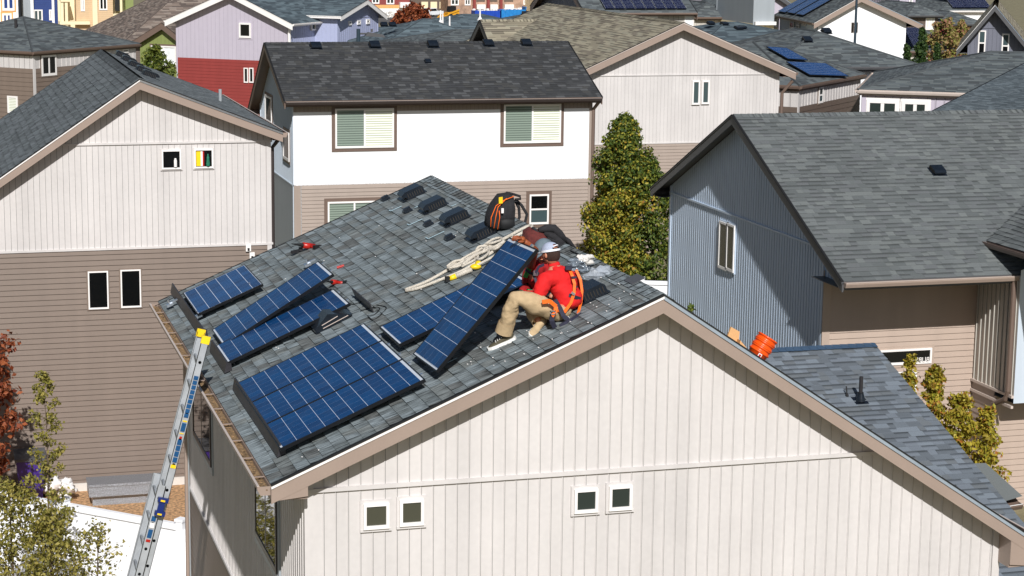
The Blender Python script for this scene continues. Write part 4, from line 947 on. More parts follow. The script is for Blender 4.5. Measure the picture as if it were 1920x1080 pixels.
def wrinkle(o, amt=.008, s=9, seed=0):
    from mathutils import noise as mn
    for v in o.data.vertices:
        p = v.co*s+V((seed, 0, 0)); k = mn.noise(p)+.6*(1-abs(mn.noise(V((p.x*1.6, p.y*1.6, p.z*4.2))))*2.4)*.5+.3*mn.noise(p*3.1); v.co += v.normal*(k*amt)
def ribbon(mb, pts, w_, t_=.006, n=(0, -1, 0)):
    n = V(n)
    for a, b in zip(pts[:-1], pts[1:]):
        d = (b-a); s = d.cross(n).normalized()*w_; mb.box(a-s/2, d*1.02, s, n*t_)
def finger_set(mb, wrist, d, palm_n, curl=.5, s=1., thumb=1):
    """palm + five skinned-looking tapered fingers"""
    d = V(d).normalized(); pn_ = V(palm_n).normalized(); sd = d.cross(pn_).normalized()
    mb.blob(wrist+d*.045*s, (.04*s, .042*s, .03*s), 10, 6)
    for k, (o_, L_) in enumerate(((-.03, .075), (-.01, .085), (.01, .08), (.028, .062))):
        a = wrist+d*.08*s+sd*o_*s; b = a+(d*math.cos(curl)+pn_*math.sin(curl))*L_*.5*s; c = b+(d*math.cos(curl*2.2)+pn_*math.sin(curl*2.2))*L_*.5*s
        mb.tube([a-d*.02*s, a, b, c], [.01*s, .0095*s, .0088*s, .006*s], 7)
    a = wrist+d*.03*s+sd*.035*s*thumb; mb.tube([a, a+(d*.6+sd*.7*thumb+pn_*.4)*.035*s, a+(d+sd*.4*thumb+pn_*.8)*.05*s], [.012*s, .011*s, .007*s], 7)
def head_extra(c, f, r, face=True, ears=True):
    f = V(f).normalized(); up = V((0, 0, 1)); s = f.cross(up).normalized(); u = s.cross(f).normalized(); m = Matrix((s, f, u)).transposed()
    def ex(mb):
        mb.blob(c, (r*.82, r*1.0, r*1.16), 16, 12, rot=m); mb.blob(c+f*r*.28-u*r*.55, (r*.55, r*.62, r*.5), 12, 8, rot=m)
        mb.tube([c+f*r*.95+u*r*.05, c+f*r*1.17-u*r*.25, c+f*r*.95-u*r*.33], [r*.1, r*.16, r*.08], 8)
        for e in (-1, 1): mb.blob(c+s*e*r*.84-u*r*.1, (r*.09, r*.2, r*.27), 8, 6, rot=m); mb.blob(c+f*r*.86+s*e*r*.32+u*r*.06, (r*.13, r*.1, r*.07), 8, 5, rot=m)
        mb.tube([c+f*r*.9-u*r*.6-s*r*.2, c+f*r*.96-u*r*.6, c+f*r*.9-u*r*.6+s*r*.2], r*.06, 6)
    return ex, (s, f, u, m)
# ---- man in red with the white cap, sitting, back to the camera
p1_ = thing('person', 'man in red shirt, khaki trousers and white mesh cap sitting back turned, orange harness', 'person', RP(-.78, .7, 0))
hd = J_(1033, 476, .88); hf = V((-.5, .84, -.22))
ex, ax = head_extra(hd, hf, .098)
hipL, hipR = J_(1048, 586, .64), J_(1052, 584, .9); pel = J_(1056, 584, .77)
toeL = rp(917, 657, .0); heelL = rp(966, 637, .0); sd_ = (toeL-heelL).normalized(); aS = heelL+sd_*.085+pn*.085
kneL, kneR = J_(966, 556, .66), J_(990, 572, 1.02); ankL, ankR = aS+pn*.03, J_(1012, 604, .72)
shL, shR = J_(1019, 524, .70), J_(1077, 524, .98); uc = J_(1046, 516, .85); ch = J_(1052, 535, .82); wa = J_(1062, 562, .8); nk = J_(1039, 497, .87)
elL, elR = J_(1012, 556, .66), J_(1080, 560, 1.2); wrL, wrR = J_(984, 552, .98), J_(1040, 556, 1.5)
BJ = dict(pel=(pel, .11), wa=(wa, .1), ch=(ch, .12), uc=(uc, .09), nk=(nk, .052), hd=(hd-ax[2]*.04, .06), shL=(shL, .05), elL=(elL, .036), wrL=(wrL, .026), shR=(shR, .05), elR=(elR, .036), wrR=(wrR, .026),
          hL=(hipL, .08), kL=(kneL, .052), aL=(ankL, .036), hR=(hipR, .08), kR=(kneR, .052), aR=(ankR, .036))
BE = [('pel', 'wa'), ('wa', 'ch'), ('ch', 'uc'), ('uc', 'nk'), ('nk', 'hd'), ('uc', 'shL'), ('shL', 'elL'), ('elL', 'wrL'), ('uc', 'shR'), ('shR', 'elR'), ('elR', 'wrR'), ('pel', 'hL'), ('hL', 'kL'), ('kL', 'aL'), ('pel', 'hR'), ('hR', 'kR'), ('kR', 'aR')]
def ex1(mb):
    ex(mb); finger_set(mb, wrL, (wrL-elL), (0, -.3, -1), .6); finger_set(mb, wrR, (wrR-elR), (0, 0, -1), .6, thumb=-1)
skin_mesh('body', BJ, BE, 'skin', p1_, 2, ex1)
SJ = dict(pel=(J_(1070, 582, .76), (.15, .14)), wa=(J_(1066, 562, .78), (.165, .15)), ch=(J_(1056, 538, .8), (.2, .165)), uc=(uc, (.145, .13)), nk=(nk-V((0, 0, .015)), .068), shL=(shL, .088), elL=(elL, .062), wrL=(wrL.lerp(elL, .1), .044), shR=(shR, .088), elR=(elR, .062), wrR=(wrR.lerp(elR, .1), .044))
o = skin_mesh('shirt', SJ, [e for e in BE if e[0] in SJ and e[1] in SJ], 'redshirt', p1_); wrinkle(o, .02, 8)
mL, mR = kneL.lerp(ankL, .5), kneR.lerp(ankR, .5); tL, tR = hipL.lerp(kneL, .5), hipR.lerp(kneR, .5)
TJ = dict(pel=(pel-V((0, 0, .03)), (.14, .13)), up=(pel.lerp(wa, .2), (.12, .11)), hL=(hipL, .118), tL=(tL, .11), kL=(kneL, .088), mL=(mL, .088), aL=(ankL+(kneL-ankL)*.08, .078), hR=(hipR, .12), tR=(tR, .11), kR=(kneR, .09), mR=(mR, .08), aR=(ankR+(kneR-ankR)*.1, .07))
o = skin_mesh('trousers', TJ, [('pel', 'up'), ('pel', 'hL'), ('hL', 'tL'), ('tL', 'kL'), ('kL', 'mL'), ('mL', 'aL'), ('pel', 'hR'), ('hR', 'tR'), ('tR', 'kR'), ('kR', 'mR'), ('mR', 'aR')], 'khaki', p1_); wrinkle(o, .018, 10, 3)
def shoe(a, d, up, par, s=1., mt='shoe', sock=True):
    d = V(d).normalized(); up = V(up).normalized(); sd = d.cross(up).normalized(); m = Matrix((sd, d, up)).transposed(); P = lambda x, y, z: a+m @ V((x*s, y*s, z*s))
    secs = [(-.085, .028, -.03, .04), (-.06, .042, -.055, .05), (-.02, .044, -.06, .03), (.04, .04, -.06, -.005), (.10, .046, -.06, -.02), (.15, .044, -.058, -.03), (.18, .03, -.055, -.042), (.195, .012, -.052, -.05)]
    mb = MB(); P0 = []; F = []; n = 10
    for (y, w_, zb, zt) in secs:
        for k in range(n): t = 2*math.pi*k/n; P0.append(P(w_*math.cos(t), y, (zb+zt)/2+(zt-zb)/2*math.sin(t)))
    for i in range(len(secs)-1):
        for k in range(n): F.append((i*n+k, i*n+(k+1) % n, (i+1)*n+(k+1) % n, (i+1)*n+k))
    F += [tuple(range(n))[::-1], tuple(range((len(secs)-1)*n, len(secs)*n))]; mb.shared(P0, F); sh = mb.build('shoe', mt, par, True)
    if mt == 'shoe':
        lb = MB()
        for k in range(4): lb.box(P(-.03, .03+k*.022, -.004-k*.006), P(.06, .0, 0)-P(0, 0, 0), P(0, .007, 0)-P(0, 0, 0), P(0, 0, .005)-P(0, 0, 0))
        lb.build('laces', 'sole', sh)
    mb = MB(); out = [(-.04, -.08), (-.048, -.02), (-.042, .05), (-.05, .1), (-.046, .155), (-.025, .195), (.02, .2), (.045, .16), (.05, .1), (.042, .05), (.048, -.02), (.04, -.08), (0, -.095)]
    mb.prism([P(x, y, -.075-.0*y) for x, y in out], (P(0, 0, .03)-P(0, 0, 0))); mb.build('sole', 'sole', sh)
    if sock: mb = MB(); mb.tube([a+up*.0*s, a+up*.1*s], [.036*s, .04*s], 10); mb.build('sock', 'sock', par, True)
shoe(aS, sd_, pn, p1_, 1.08)
toeR = rp(993, 628, .06); shoe(ankR-V((0, 0, .02)), toeR-ankR, V((.1, -.6, .7)), p1_, 1.0, 'khaki', False)
s_, f_, u_, m_ = ax
def cap_dome(c, r, axs, par, mt, band, opening=True, nm='cap'):
    s, f, u, m = axs; P = []; F = []; nk_, nr = 28, 8
    for i in range(nr+1):
        th = (math.pi/2)*(i/nr)*1.02
        for k in range(nk_):
            ph = 2*math.pi*k/nk_; P.append(c+m @ V((math.sin(th)*math.cos(ph)*r*.92, math.sin(th)*math.sin(ph)*r*1.12, math.cos(th)*r*1.0+r*.26)))
    for i in range(nr):
        for k in range(nk_):
            ph = 2*math.pi*(k+.5)/nk_; back = -math.sin(ph)
            if opening and i >= 4 and i < nr-1 and back > .82+.05*(nr-2-i): continue
            F.append((i*nk_+k, (i+1)*nk_+k, (i+1)*nk_+(k+1) % nk_, i*nk_+(k+1) % nk_))
    mb = MB(); mb.shared(P, F); cp = mb.build(nm, mt, par, True)
    mb = MB(); ring = [c+m @ V((math.cos(2*math.pi*k/nk_)*r*.93, math.sin(2*math.pi*k/nk_)*r*1.13, r*.26)) for k in range(nk_+1)]
    for a, b in zip(ring[:-1], ring[1:]):
        nn = ((a+b)/2-c-u*r*.28).normalized(); mb.box(a-u*r*.05, (b-a)*1.02, u*r*.22, nn*.004)
    if opening:
        arc = [c+m @ V((math.sin(t)*r*.5, -math.cos(t*.9)*r*1.06+abs(math.sin(t))*0, r*.4+math.cos(t)*r*.42)) for t in [(-1.35+2.7*k/10) for k in range(11)]]
        mb.tube(arc, .006, 6)
    # brim
    br = []; 
    for k in range(9): t = -.95+1.9*k/8; br.append((math.sin(t)*r*.9, math.cos(t)*r*1.1))
    bo = [(x*1.02, y+r*.75*math.cos(k_/8*math.pi-math.pi/2)) for k_, (x, y) in enumerate(br)]
    for k in range(8):
        q4 = [c+m @ V((*br[k], r*.27)), c+m @ V((*br[k+1], r*.27)), c+m @ V((*bo[k+1], r*.2)), c+m @ V((*bo[k], r*.2))]; mb.prism(q4, u*.006)
    mb.build('cap_band', band, cp)
    return cp
cap_dome(hd+u_*.004, .096, ax, p1_, 'cap', 'capw')
mb = MB(); mb.blob(hd-f_*.01-u_*.004, (.084, .096, .098), 18, 12, .0, rot=m_); mb.build('hair', 'hair', p1_, True)
mb = MB()
yb_ = .62
def Q_(pts, ys): return [J_(x, y, yy) for (x, y), yy in zip(pts, ys)]
ribbon(mb, Q_([(1066, 501), (1072, 515), (1077, 532), (1076, 550), (1070, 568), (1058, 585), (1042, 580)], [.79, .71, .655, .62, .60, .57, .54]), .032, .008)
mb.build('harness_strap', 'orangef', p1_)
mb = MB(); ribbon(mb, Q_([(1080, 506), (1088, 524), (1091, 545), (1089, 567), (1083, 590)], [.86, .82, .78, .74, .62]), .028, .008); mb.build('harness_strap', 'orangef', p1_)
mb = MB(); ribbon(mb, Q_([(1040, 562), (1050, 578), (1056, 592), (1070, 604), (1086, 598)], [.56, .55, .54, .54, .58]), .045, .014); ribbon(mb, Q_([(1036, 584), (1034, 602), (1040, 614)], [.48, .48, .52]), .05, .014); ribbon(mb, Q_([(1050, 612), (1072, 600), (1090, 590)], [.5, .52, .6]), .05, .02); mb.build('harness_belt', 'harness', p1_)
mb = MB(); ribbon(mb, Q_([(1016, 566), (1030, 564), (1042, 574), (1040, 586), (1034, 592)], [.5, .49, .5, .48, .47]), .04, .016); mb.build('leg_loop', 'orangef', p1_)
mb = MB(); c = J_(1036, 586, .46)
for a, b, cc, d in ((-.03, -.022, .06, .01), (-.03, .012, .06, .01), (-.03, -.022, .01, .044), (.02, -.022, .01, .044)): mb.box(c+V((a, 0, b)), X_*cc, Z_*d, -Y_*.012)
mb.build('buckle', 'steel', p1_)
mb = MB(); mb.cbox(J_(1066, 502, .73), (.07, .03, .04)); mb.cbox(J_(1078, 538, .66), (.05, .02, .02)); mb.cbox(J_(1076, 520, .675), (.05, .02, .02)); mb.build('harness_pad', 'harness', p1_)

cf = MB(); cf.tube([nk-V((0, 0, .005)), nk+V((-.005, .005, .028))], [.066, .058], 14, cap=False); cf.build('collar', 'redshirt', p1_, True)
for w__, e__ in ((wrL, elL), (wrR, elR)): cf = MB(); cf.tube([w__.lerp(e__, .03), w__.lerp(e__, .14)], [.043, .046], 12); cf.build('cuff', 'redshirt', p1_, True)
for a__, k__, r__ in ((ankL, kneL, .088), (ankR, kneR, .078)): cf = MB(); d__ = (k__-a__).normalized(); cf.tube([a__+d__*.005, a__+d__*.05, a__+d__*.12], [r__*1.02, r__, r__*.98], 14, cap=False); hm = cf.build('trouser_hem', 'khaki', p1_, True); wrinkle(hm, .006, 12)
mb = MB(); ribbon(mb, Q_([(1004, 512), (1010, 500), (1020, 496)], [.72, .8, .84]), .03, .008); mb.build('harness_strap', 'harness', p1_); mb = MB(); ribbon(mb, Q_([(1066, 553), (1076, 556), (1088, 560)], [.64, .63, .68]), .035, .012); mb.build('harness_strap', 'harness', p1_)
mb = MB(); ribbon(mb, Q_([(1071, 548), (1077, 552)], [.6, .6]), .025, .012); mb.build('dorsal_ring', 'steel', p1_)
# ---- second man, half hidden behind the raised panel
p2_ = thing('person', 'man in grey cap and dark red shirt, green harness, half hidden behind the raised panel', 'person', RP(-.62, 2.3, 0))
hd2 = J_(1020, 468, 1.75); hf2 = V((-.75, -.35, -.62)); ex2, ax2 = head_extra(hd2, hf2, .1)
pel2 = J_(1012, 556, 2.3); wa2 = J_(1010, 540, 2.15); ch2 = J_(1008, 520, 2.0); uc2 = J_(1014, 502, 1.9); nk2 = J_(1018, 488, 1.82)
shA, shB = J_(992, 510, 2.08), J_(1036, 508, 1.72); elA, elB = J_(988, 540, 2.1), J_(1020, 538, 1.5); wrA, wrB = J_(978, 548, 1.75), J_(1000, 548, 1.35)
hA, hB = J_(1006, 562, 2.4), J_(1020, 562, 2.1); kA, kB = J_(975, 545, 2.2), J_(985, 560, 1.95); aA, aB = J_(950, 580, 2.1), J_(965, 588, 1.9)
BJ2 = dict(pel=(pel2, .11), wa=(wa2, .1), ch=(ch2, .12), uc=(uc2, .09), nk=(nk2, .05), hd=(hd2-ax2[2]*.04, .06), shL=(shA, .05), elL=(elA, .036), wrL=(wrA, .026), shR=(shB, .05), elR=(elB, .036), wrR=(wrB, .026), hL=(hA, .08), kL=(kA, .05), aL=(aA, .035), hR=(hB, .08), kR=(kB, .05), aR=(aB, .035))
skin_mesh('body', BJ2, BE, 'skin', p2_, 2, ex2)
SJ2 = dict(pel=(pel2+V((0, 0, .05)), .13), wa=(wa2, .13), ch=(ch2, .15), uc=(uc2, .12), nk=(nk2, .065), shL=(shA, .08), elL=(elA, .058), wrL=(wrA, .042), shR=(shB, .08), elR=(elB, .058), wrR=(wrB, .042))
o = skin_mesh('shirt', SJ2, [e for e in BE if e[0] in SJ2 and e[1] in SJ2], 'redshirt2', p2_); wrinkle(o, .012, 9, 5)
TJ2 = dict(pel=(pel2, .14), hL=(hA, .115), kL=(kA, .08), aL=(aA, .06), hR=(hB, .115), kR=(kB, .08), aR=(aB, .06))
skin_mesh('trousers', TJ2, [('pel', 'hL'), ('hL', 'kL'), ('kL', 'aL'), ('pel', 'hR'), ('hR', 'kR'), ('kR', 'aR')], 'harness', p2_)
cap_dome(hd2+ax2[2]*.0, .1, ax2, p2_, 'greycap', 'greycap', False)
mb = MB(); mb.blob(hd2+ax2[1]*.045-ax2[2]*.075, (.06, .05, .05), 12, 8, .1, rot=ax2[3]); mb.blob(hd2-ax2[1]*.02, (.086, .095, .1), 14, 10, rot=ax2[3]); mb.build('beard_and_hair', 'hair', p2_, True)
mb = MB(); ribbon(mb, Q_([(1000, 484), (996, 498), (990, 508), (984, 520)], [1.84, 1.82, 1.86, 1.9]), .05, .012); ribbon(mb, Q_([(995, 545), (990, 552)], [1.3, 1.3]), .09, .02); mb.build('harness_strap', 'greenh', p2_)
mb = MB(); ribbon(mb, Q_([(1000, 515), (1006, 530), (1002, 545)], [1.78, 1.75, 1.7]), .03, .01); ribbon(mb, Q_([(985, 505), (996, 513), (1010, 512)], [1.84, 1.8, 1.75]), .03, .01); mb.build('chest_strap', 'harness', p2_)
mb = MB(); mb.cbox(J_(1004, 512, 1.74), (.05, .02, .06)); mb.build('buckle', 'steel', p2_)
mb = MB(); finger_set(mb, wrA, V((-.6, -.8, .1)), (-.3, 0, -1), .7, 1.15); finger_set(mb, wrB, V((-.8, -.5, .1)), (-.3, 0, -1), .7, 1.15); mb.build('glove', 'greeng', p2_, True)
# hand in a brown glove gripping the top edge of the raised panel belongs to him
tp = o3+t3u.normalized()*PL_+t3v.normalized()*.42
mb = MB(); finger_set(mb, tp+V((.05, .02, .0)), V((-.7, -.2, .5)), V((-.8, 0, -.5)), .9, 1.1); mb.tube([tp+V((.05, .02, 0)), tp+V((.2, .16, -.12)), shA+V((.0, 0, .0))], [.03, .045, .05], 8); mb.build('gloved_arm', ['brglove'], p2_, True)

# ------------------------------------------------------------ houses farther back
def yawv(d): a = math.radians(d); return V((math.cos(a), math.sin(a), 0)), V((-math.sin(a), math.cos(a), 0))
def wall_set(h, C, g, r, w, d, zt, zg, bands, ins, pitch=.3, lap=.2, detail=True):
    """walls of a rectangular house, near corner C, inset from the eaves; returns the two visible frames"""
    O = C+g*ins+r*ins; W, D = w-2*ins, d-2*ins
    frames = []
    cor = [(O, g, -r, W), (O+r*D, -r, -g, D), (O+g*W+r*D, -g, r, W), (O+g*W, r, g, D)]
    top = zt
    for i, (zl, kind, mt) in enumerate(bands):
        zb = bands[i+1][0] if i+1 < len(bands) else zg
        mb = MB()
        for o, s, n, L_ in cor:
            F = Fr(o, s, n); P = [(0, zb), (L_, zb), (L_, min(zl, zt)), (0, min(zl, zt))]
            if kind == 'b': batten_wall(mb, F, P, pitch, .025, .02)
            elif kind == 'l': lap_wall(mb, F, P, lap, .02)
            else: flat_wall(mb, F, P)
        mb.build({'b': 'batten_wall', 'l': 'lap_wall', 'f': 'wall'}[kind], mt, h)
    mb = MB()
    for o, s, n, L_ in cor: mb.box(Fr(o, s, n).p(0, zg, 0), s*.16, n*.03, V((0, 0, zt-zg)))
    mb.build('corner_board', bands[0][2], h)
    return [Fr(o, s, n) for o, s, n, L_ in cor]
def hip_house(name, label, C, yaw, w, d, ze, m, roofm, bands, ov=.5, peak=None, zg=None, fas='brtrim', near=False, cat='house', group=None, ridge_vents=0, gut=True):
    C = V((C.x, C.y, 0)); g, r = yawv(yaw); zg = gz(C.y) if zg is None else zg
    h = thing(name, label, cat, (C.x, C.y, zg), group)
    if peak is not None:
        c = C+g*w/2+r*d/2; m = (at(*peak, Y=c.y).z-ze)/(min(w, d)/2)
    e = [C, C+g*w, C+g*w+r*d, C+r*d]; k = min(w, d)/2; zr = ze+m*k; e = [p+Z_*ze for p in e]
    if w >= d: a, b = C+g*k+r*k+Z_*zr, C+g*(w-k)+r*k+Z_*zr; faces = [[e[0], e[1], b, a], [e[1], e[2], b], [e[2], e[3], a, b], [e[3], e[0], a]]
    else: a, b = C+g*k+r*k+Z_*zr, C+g*k+r*(d-k)+Z_*zr; faces = [[e[0], e[1], a], [e[1], e[2], b, a], [e[2], e[3], b], [e[3], e[0], a, b]]
    mb = MB()
    for f in faces: roof_face(mb, f if (f[0]-f[1]).length > 1e-3 else f[1:], near, thick=.16)
    rf = mb.build('roof', [roofm, fas], h)
    mb = MB()
    for p, q in ((e[0], a), (e[1], b if w >= d else a), (e[2], b), (e[3], a if w >= d else b), (a, b)):
        if (p-q).length < .05: continue
        mb.tube([p+Z_*.0, q+Z_*.0], .05, 5)
    mb.build('hip_cap', M[roofm], rf)
    Fs = wall_set(h, C, g, r, w, d, ze-.1, zg, bands, ov)
    mb = MB(); mb.box(C+g*.04+r*.04+Z_*(ze-.2), g*(w-.08), r*(d-.08), Z_*.03); mb.build('soffit', fas, h)
    if gut:
        for p, s, n in ((e[0], e[1], -r), (e[0]+r*.01, e[3], -g), (e[1]+r*.01, e[2], g)): gutter(h, p-Z_*.02, s-Z_*.02, n, fas, lid=None, w=.1, hgt=.1)
    return h, Fs, dict(e=e, a=a, b=b, g=g, r=r, m=m, C=C, zr=zr)
def near_w(C, yaw, px, py, Z): # distance along the eave to a pixel seen at height Z
    g, _ = yawv(yaw); return (at(px, py, Z=Z)-C).dot(g)
def rv(h, P, g, n, s=1.): # small vent on a slope
    d = n.cross(g).normalized(); d = d if d.z < 0 else -d; return roof_vent(h, P, g, d, n, s)
# left: hip house turned by 45 degrees
C = at(61, 97, Z=-2.2); B1, F1, i1 = hip_house('hip_roof_house', 'white over brown house with wide grey hip roof at far left behind the gabled house', C, 46, near_w(C, 46, 262, 82, -2.2), near_w(C, 46, 262, 82, -2.2)*1.0, -2.2, 0, 'sh_far',
    [(0, 'b', 'beige'), (at(61, 130, Y=C.y).z, 'l', 'brown')], .15, (72, 32), fas='brtrim')
window(B1, F1[0], F1[0].rect(77, 103, 105, 142), fw=.09, panes=2, pane='glass', trim='brown', tw=.06)
window(B1, F1[1], F1[1].rect(15, 180, 34, 212), fw=.08, pane='blindw')
window(B1, F1[0], F1[0].rect(229, 92, 240, 99), fw=.06, pane='glass')
downspout(B1, [C+V((0, .2, -2.35)), C+V((.1, .7, -2.7)), C+V((.1, .7, -9))], 'brtrim', .08)
q = at(30, 50, Y=C.y+4); mb = MB(); mb.tube([q-Z_*.3, q+Z_*.35], .07, 8); mb.build('vent_pipe', 'pipe', B1)
# small gable entry of it
# blue clad building and wrapped one
def slab_house(name, label, x0, x1, yt, Y, depth, bands, zg=None, cat='building', yaw=0):
    a = at(x0, yt, Y=Y); g, r = yawv(yaw); w = ((at(x1, yt, Y=Y)-a)).length; zg = gz(Y) if zg is None else zg
    h = thing(name, label, cat, (a.x, Y, zg)); Fs = wall_set(h, V((a.x, Y, 0)), g, r, w, depth, 9., zg, [(b[0] if b[0] == 9. else b[0], b[1], b[2]) for b in bands], 0)
    mb = MB(); mb.box(V((a.x, Y, 9.))-g*.3-r*.3, g*(w+.6), r*(depth+.6), Z_*.3); mb.build('roof', 'dkgrey', h)
    return h, Fs
bl, Fb_ = slab_house('apartment_building', 'bright navy blue clad apartment building at the top left corner', 40, 109, 0, 200, 8, [(9., 'l', 'navy')])
for r_ in ((63, 18, 80, 40), (92, 18, 101, 38)): window(bl, Fb_[0], Fb_[0].rect(*r_), fw=.14, panes=2, pane='glassb', depth=.1)
mb = MB(); mb.box(Fb_[0].p(0, -12, 0), X_*1.1, -Y_*.5, Z_*21); mb.build('grey_pier', 'greyw', bl); mb = MB(); mb.box(Fb_[0].p(.9, -12, .0), X_*.3, -Y_*.6, Z_*21); mb.box(Fb_[0].p(3.1, -12, 0), X_*.25, -Y_*.3, Z_*21); mb.build('pilaster', 'white', bl)
wh, Fw_ = slab_house('unfinished_building', 'white wrapped unfinished building with wooden window openings at the top left edge', -30, 33, 0, 195, 8, [(9., 'f', 'white')])
for r_ in ((4, -12, 27, 20), (4, 25, 22, 45)): window(wh, Fw_[0], Fw_[0].rect(*r_), fw=.2, panes=2, pane='navy', trim='ply', tw=.15, depth=.1)
ap, Fa_ = slab_house('apartment_building', 'tan sided apartment building with cream pilaster and balconies, top left', 142, 211, 0, 190, 8, [(9., 'l', 'sand')])
for r_ in ((151, -2, 159, 21), (186, -8, 201, 19), (187, 46, 202, 68)): window(ap, Fa_[0], Fa_[0].rect(*r_), fw=.12, panes=2, pane='glass', depth=.08)
mb = MB(); a, _ = Fa_[0].px(173, 20); mb.box(Fa_[0].p(a, -12, 0), X_*.5, -Y_*.3, Z_*21); mb.build('pilaster', 'cream', ap)
mb = MB(); a, z = Fa_[0].px(111, 41); mb.box(Fa_[0].p(a, z-.25, -1), X_*3.0, -Y_*1.6, Z_*.3); a, z2 = Fa_[0].px(113, 3); mb.box(Fa_[0].p(a, z2, -1), X_*1.0, -Y_*1.6, Z_*.2)
for px in (113, 121): a, _ = Fa_[0].px(px, 10); mb.box(Fa_[0].p(a, -12, .2), X_*.28, -Y_*.28, Z_*21)
mb.build('porch', 'cream', ap); mb = MB(); a, _ = Fa_[0].px(124, 20); mb.box(Fa_[0].p(a, -12, -2), X_*1.3, Y_*.1, Z_*21); a, _ = Fa_[0].px(112, 20); mb.box(Fa_[0].p(a, -12, -3), X_*2, Y_*.1, Z_*21); mb.build('recess_wall', 'cream', ap)
a, z = Fa_[0].px(212, 32); mb = MB(); mb.box(Fa_[0].p(a, z, -1.8), X_*1.6, -Y_*1.9, Z_*.3)
mb.box(Fa_[0].p(a, -13, -2.5), X_*1.6, Y_*.2, Z_*22, ); mb.build('balcony', 'cream', ap); mb = MB(); mb.box(Fa_[0].p(a+.1, -13, -2.2), X_*1.3, Y_*.05, V((0, 0, z+12.9))); mb.box(Fa_[0].p(a+.4, z+.5, -2.2), X_*.5, Y_*.05, Z_*3); mb.build('opening', 'black', ap)
gs = thing('green_sided_block', 'narrow green sided wall end beside the tan apartment balconies', 'building', at(236, 60, Y=189)); a = at(235, 0, Y=189); mb = MB(); mb.box(V((a.x, 189, -13)), X_*.8, Y_*8, Z_*20); mb.build('wall', 'green', gs); mb = MB(); mb.box(V((a.x-.02, 188.9, -13)), X_*.84, Y_*.08, V((0, 0, at(236, 62, Y=189).z+13))); mb.build('lower_wall', 'bluew', gs)
# brown roofed house
C = at(225, 84, Z=-6.6); brn, _, _ = hip_house('brown_roof_house', 'house with a large brown shingle roof behind the green gable', C, 6, 22, 18, -6.6, .62, 'sh_brown', [(0, 'l', 'brownd')], .5)
# lavender and red house, turned by -38 degrees
gp, rp_ = yawv(-38)
E0 = at(545, 42, Y=105); Fpl = Fr(V((E0.x, E0.y, 0)), gp)
aL, _ = Fpl.px(325, 60); aM, _ = Fpl.px(438, 40); aR = 0.
G0 = Fpl.p(aM, 0); zr_ = Fpl.px(438, -17)[1]; zeR = Fpl.px(549, 41)[1]; zeL = Fpl.px(309, 41)[1]
xr__ = -aM-.1; xl__ = aL-aM+.2
pur, FP, PP, _ = gable_house('lavender_house', 'large lavender house with red lower siding and white rake boards, at upper left', (G0.x, G0.y), gp, rp_, 0, xl__, xr__, zr_, (zr_-zeL)/(aM-Fpl.px(309, 41)[0]), (zr_-zeR)/(Fpl.px(549, 41)[0]-aM), 9.5, .5, .5, .5, gz(105),
    [(20, 'b', 'purple'), (Fpl.px(420, 111)[1], 'l', 'red')], 'sh_teal', fas='trimw', eavegut='trimw', fh=.38, pitch=.3, lap=.2, wt=False, drip='trimw')
window(pur, FP, FP.rect(449, 43, 471, 71), fw=.1, pane='glass', trim='purple', tw=.1, depth=.08)
for r_ in ((458, 127, 466, 155), (468, 127, 476, 155)): window(pur, FP, FP.rect(*r_), fw=.06, pane='glass', depth=.08)
FPs = Fr(FP.p(xr__, 0), rp_, gp); mb = MB(); zz = gz(105)
batten_wall(mb, Fr(FPs.p(.02, 0, .03), rp_, gp), [(0, zz), (9.4, zz), (9.4, zeR-.15), (0, zeR-.15)], .3, .025); mb.build('side_wall', 'lilac', pur)
for r_ in ((581, 43, 589, 57), (590, 43, 598, 56), (604, 41, 616, 68)): window(pur, FPs, FPs.rect(*r_), fw=.08, pane='glassb', depth=.1, n0=.05)
downspout(pur, [FPs.p(-.05, zeR-.2, .2), FPs.p(-.1, zeR-.6, .05), FPs.p(-.1, zz, .05)], 'trimw', .1)
# cross gable at its right
gc = rp_; rc = -gp
Fc = Fr(FPs.p(0, 0, 1.6), gc, gp); a0, _ = Fc.px(632, 60); a1, _ = Fc.px(709, 60); am, zt = Fc.px(677, -1); ze_ = Fc.px(712, 27)[1]; ze2 = Fc.px(617, 36)[1]
xg, FX, _, _ = gable_house('lilac_gable_house', 'lilac blue gable wing with three tiny square windows, behind the street lamp', tuple(Fc.p(am, 0))[:2], gc, rc, 0, a0-am, a1-am, zt, (zt-ze2)/(am-Fc.px(617, 36)[0]), (zt-ze_)/(Fc.px(712, 27)[0]-am), 5, .45, .4, .4, gz(110),
    [(20, 'b', 'lilac'), (Fc.px(670, 33)[1], 'b', 'lilac')], 'sh_teal', fas='trimw', eavegut=None, fh=.3, pitch=.3, drip='trimw')
for r_ in ((653, 39, 658, 47), (669, 38, 675, 46), (686, 36, 692, 45)): window(xg, FX, FX.rect(*r_), fw=.09, pane='glass', depth=.08)
# green gable house
E1 = at(352, 100, Y=118); Fg = Fr(V((E1.x, E1.y, 0)), gp); am, zt = Fg.px(309, 42); a0, _ = Fg.px(263, 90); aE, zE = Fg.px(252, 78); aR_, zR_ = Fg.px(356, 80)
grn, FG, _, _ = gable_house('green_house', 'moss green gabled house with brown rake boards left of the lavender house', tuple(Fg.p(am, 0))[:2], gp, rp_, 0, a0-am, 4.5, zt, (zt-zE)/(am-aE), (zt-zR_)/(aR_-am), 8, .4, .5, .5, gz(118), [(20, 'b', 'green'), (Fg.px(300, 82)[1], 'b', 'green')], 'sh_brown', fas='brtrim', eavegut=None, fh=.45, pitch=.3, drip='brtrim')
window(grn, FG, FG.rect(284, 86, 331, 124), fw=.1, panes=2, pane='sky', pane2='sky', trim='brtrim', tw=.12, depth=.08)
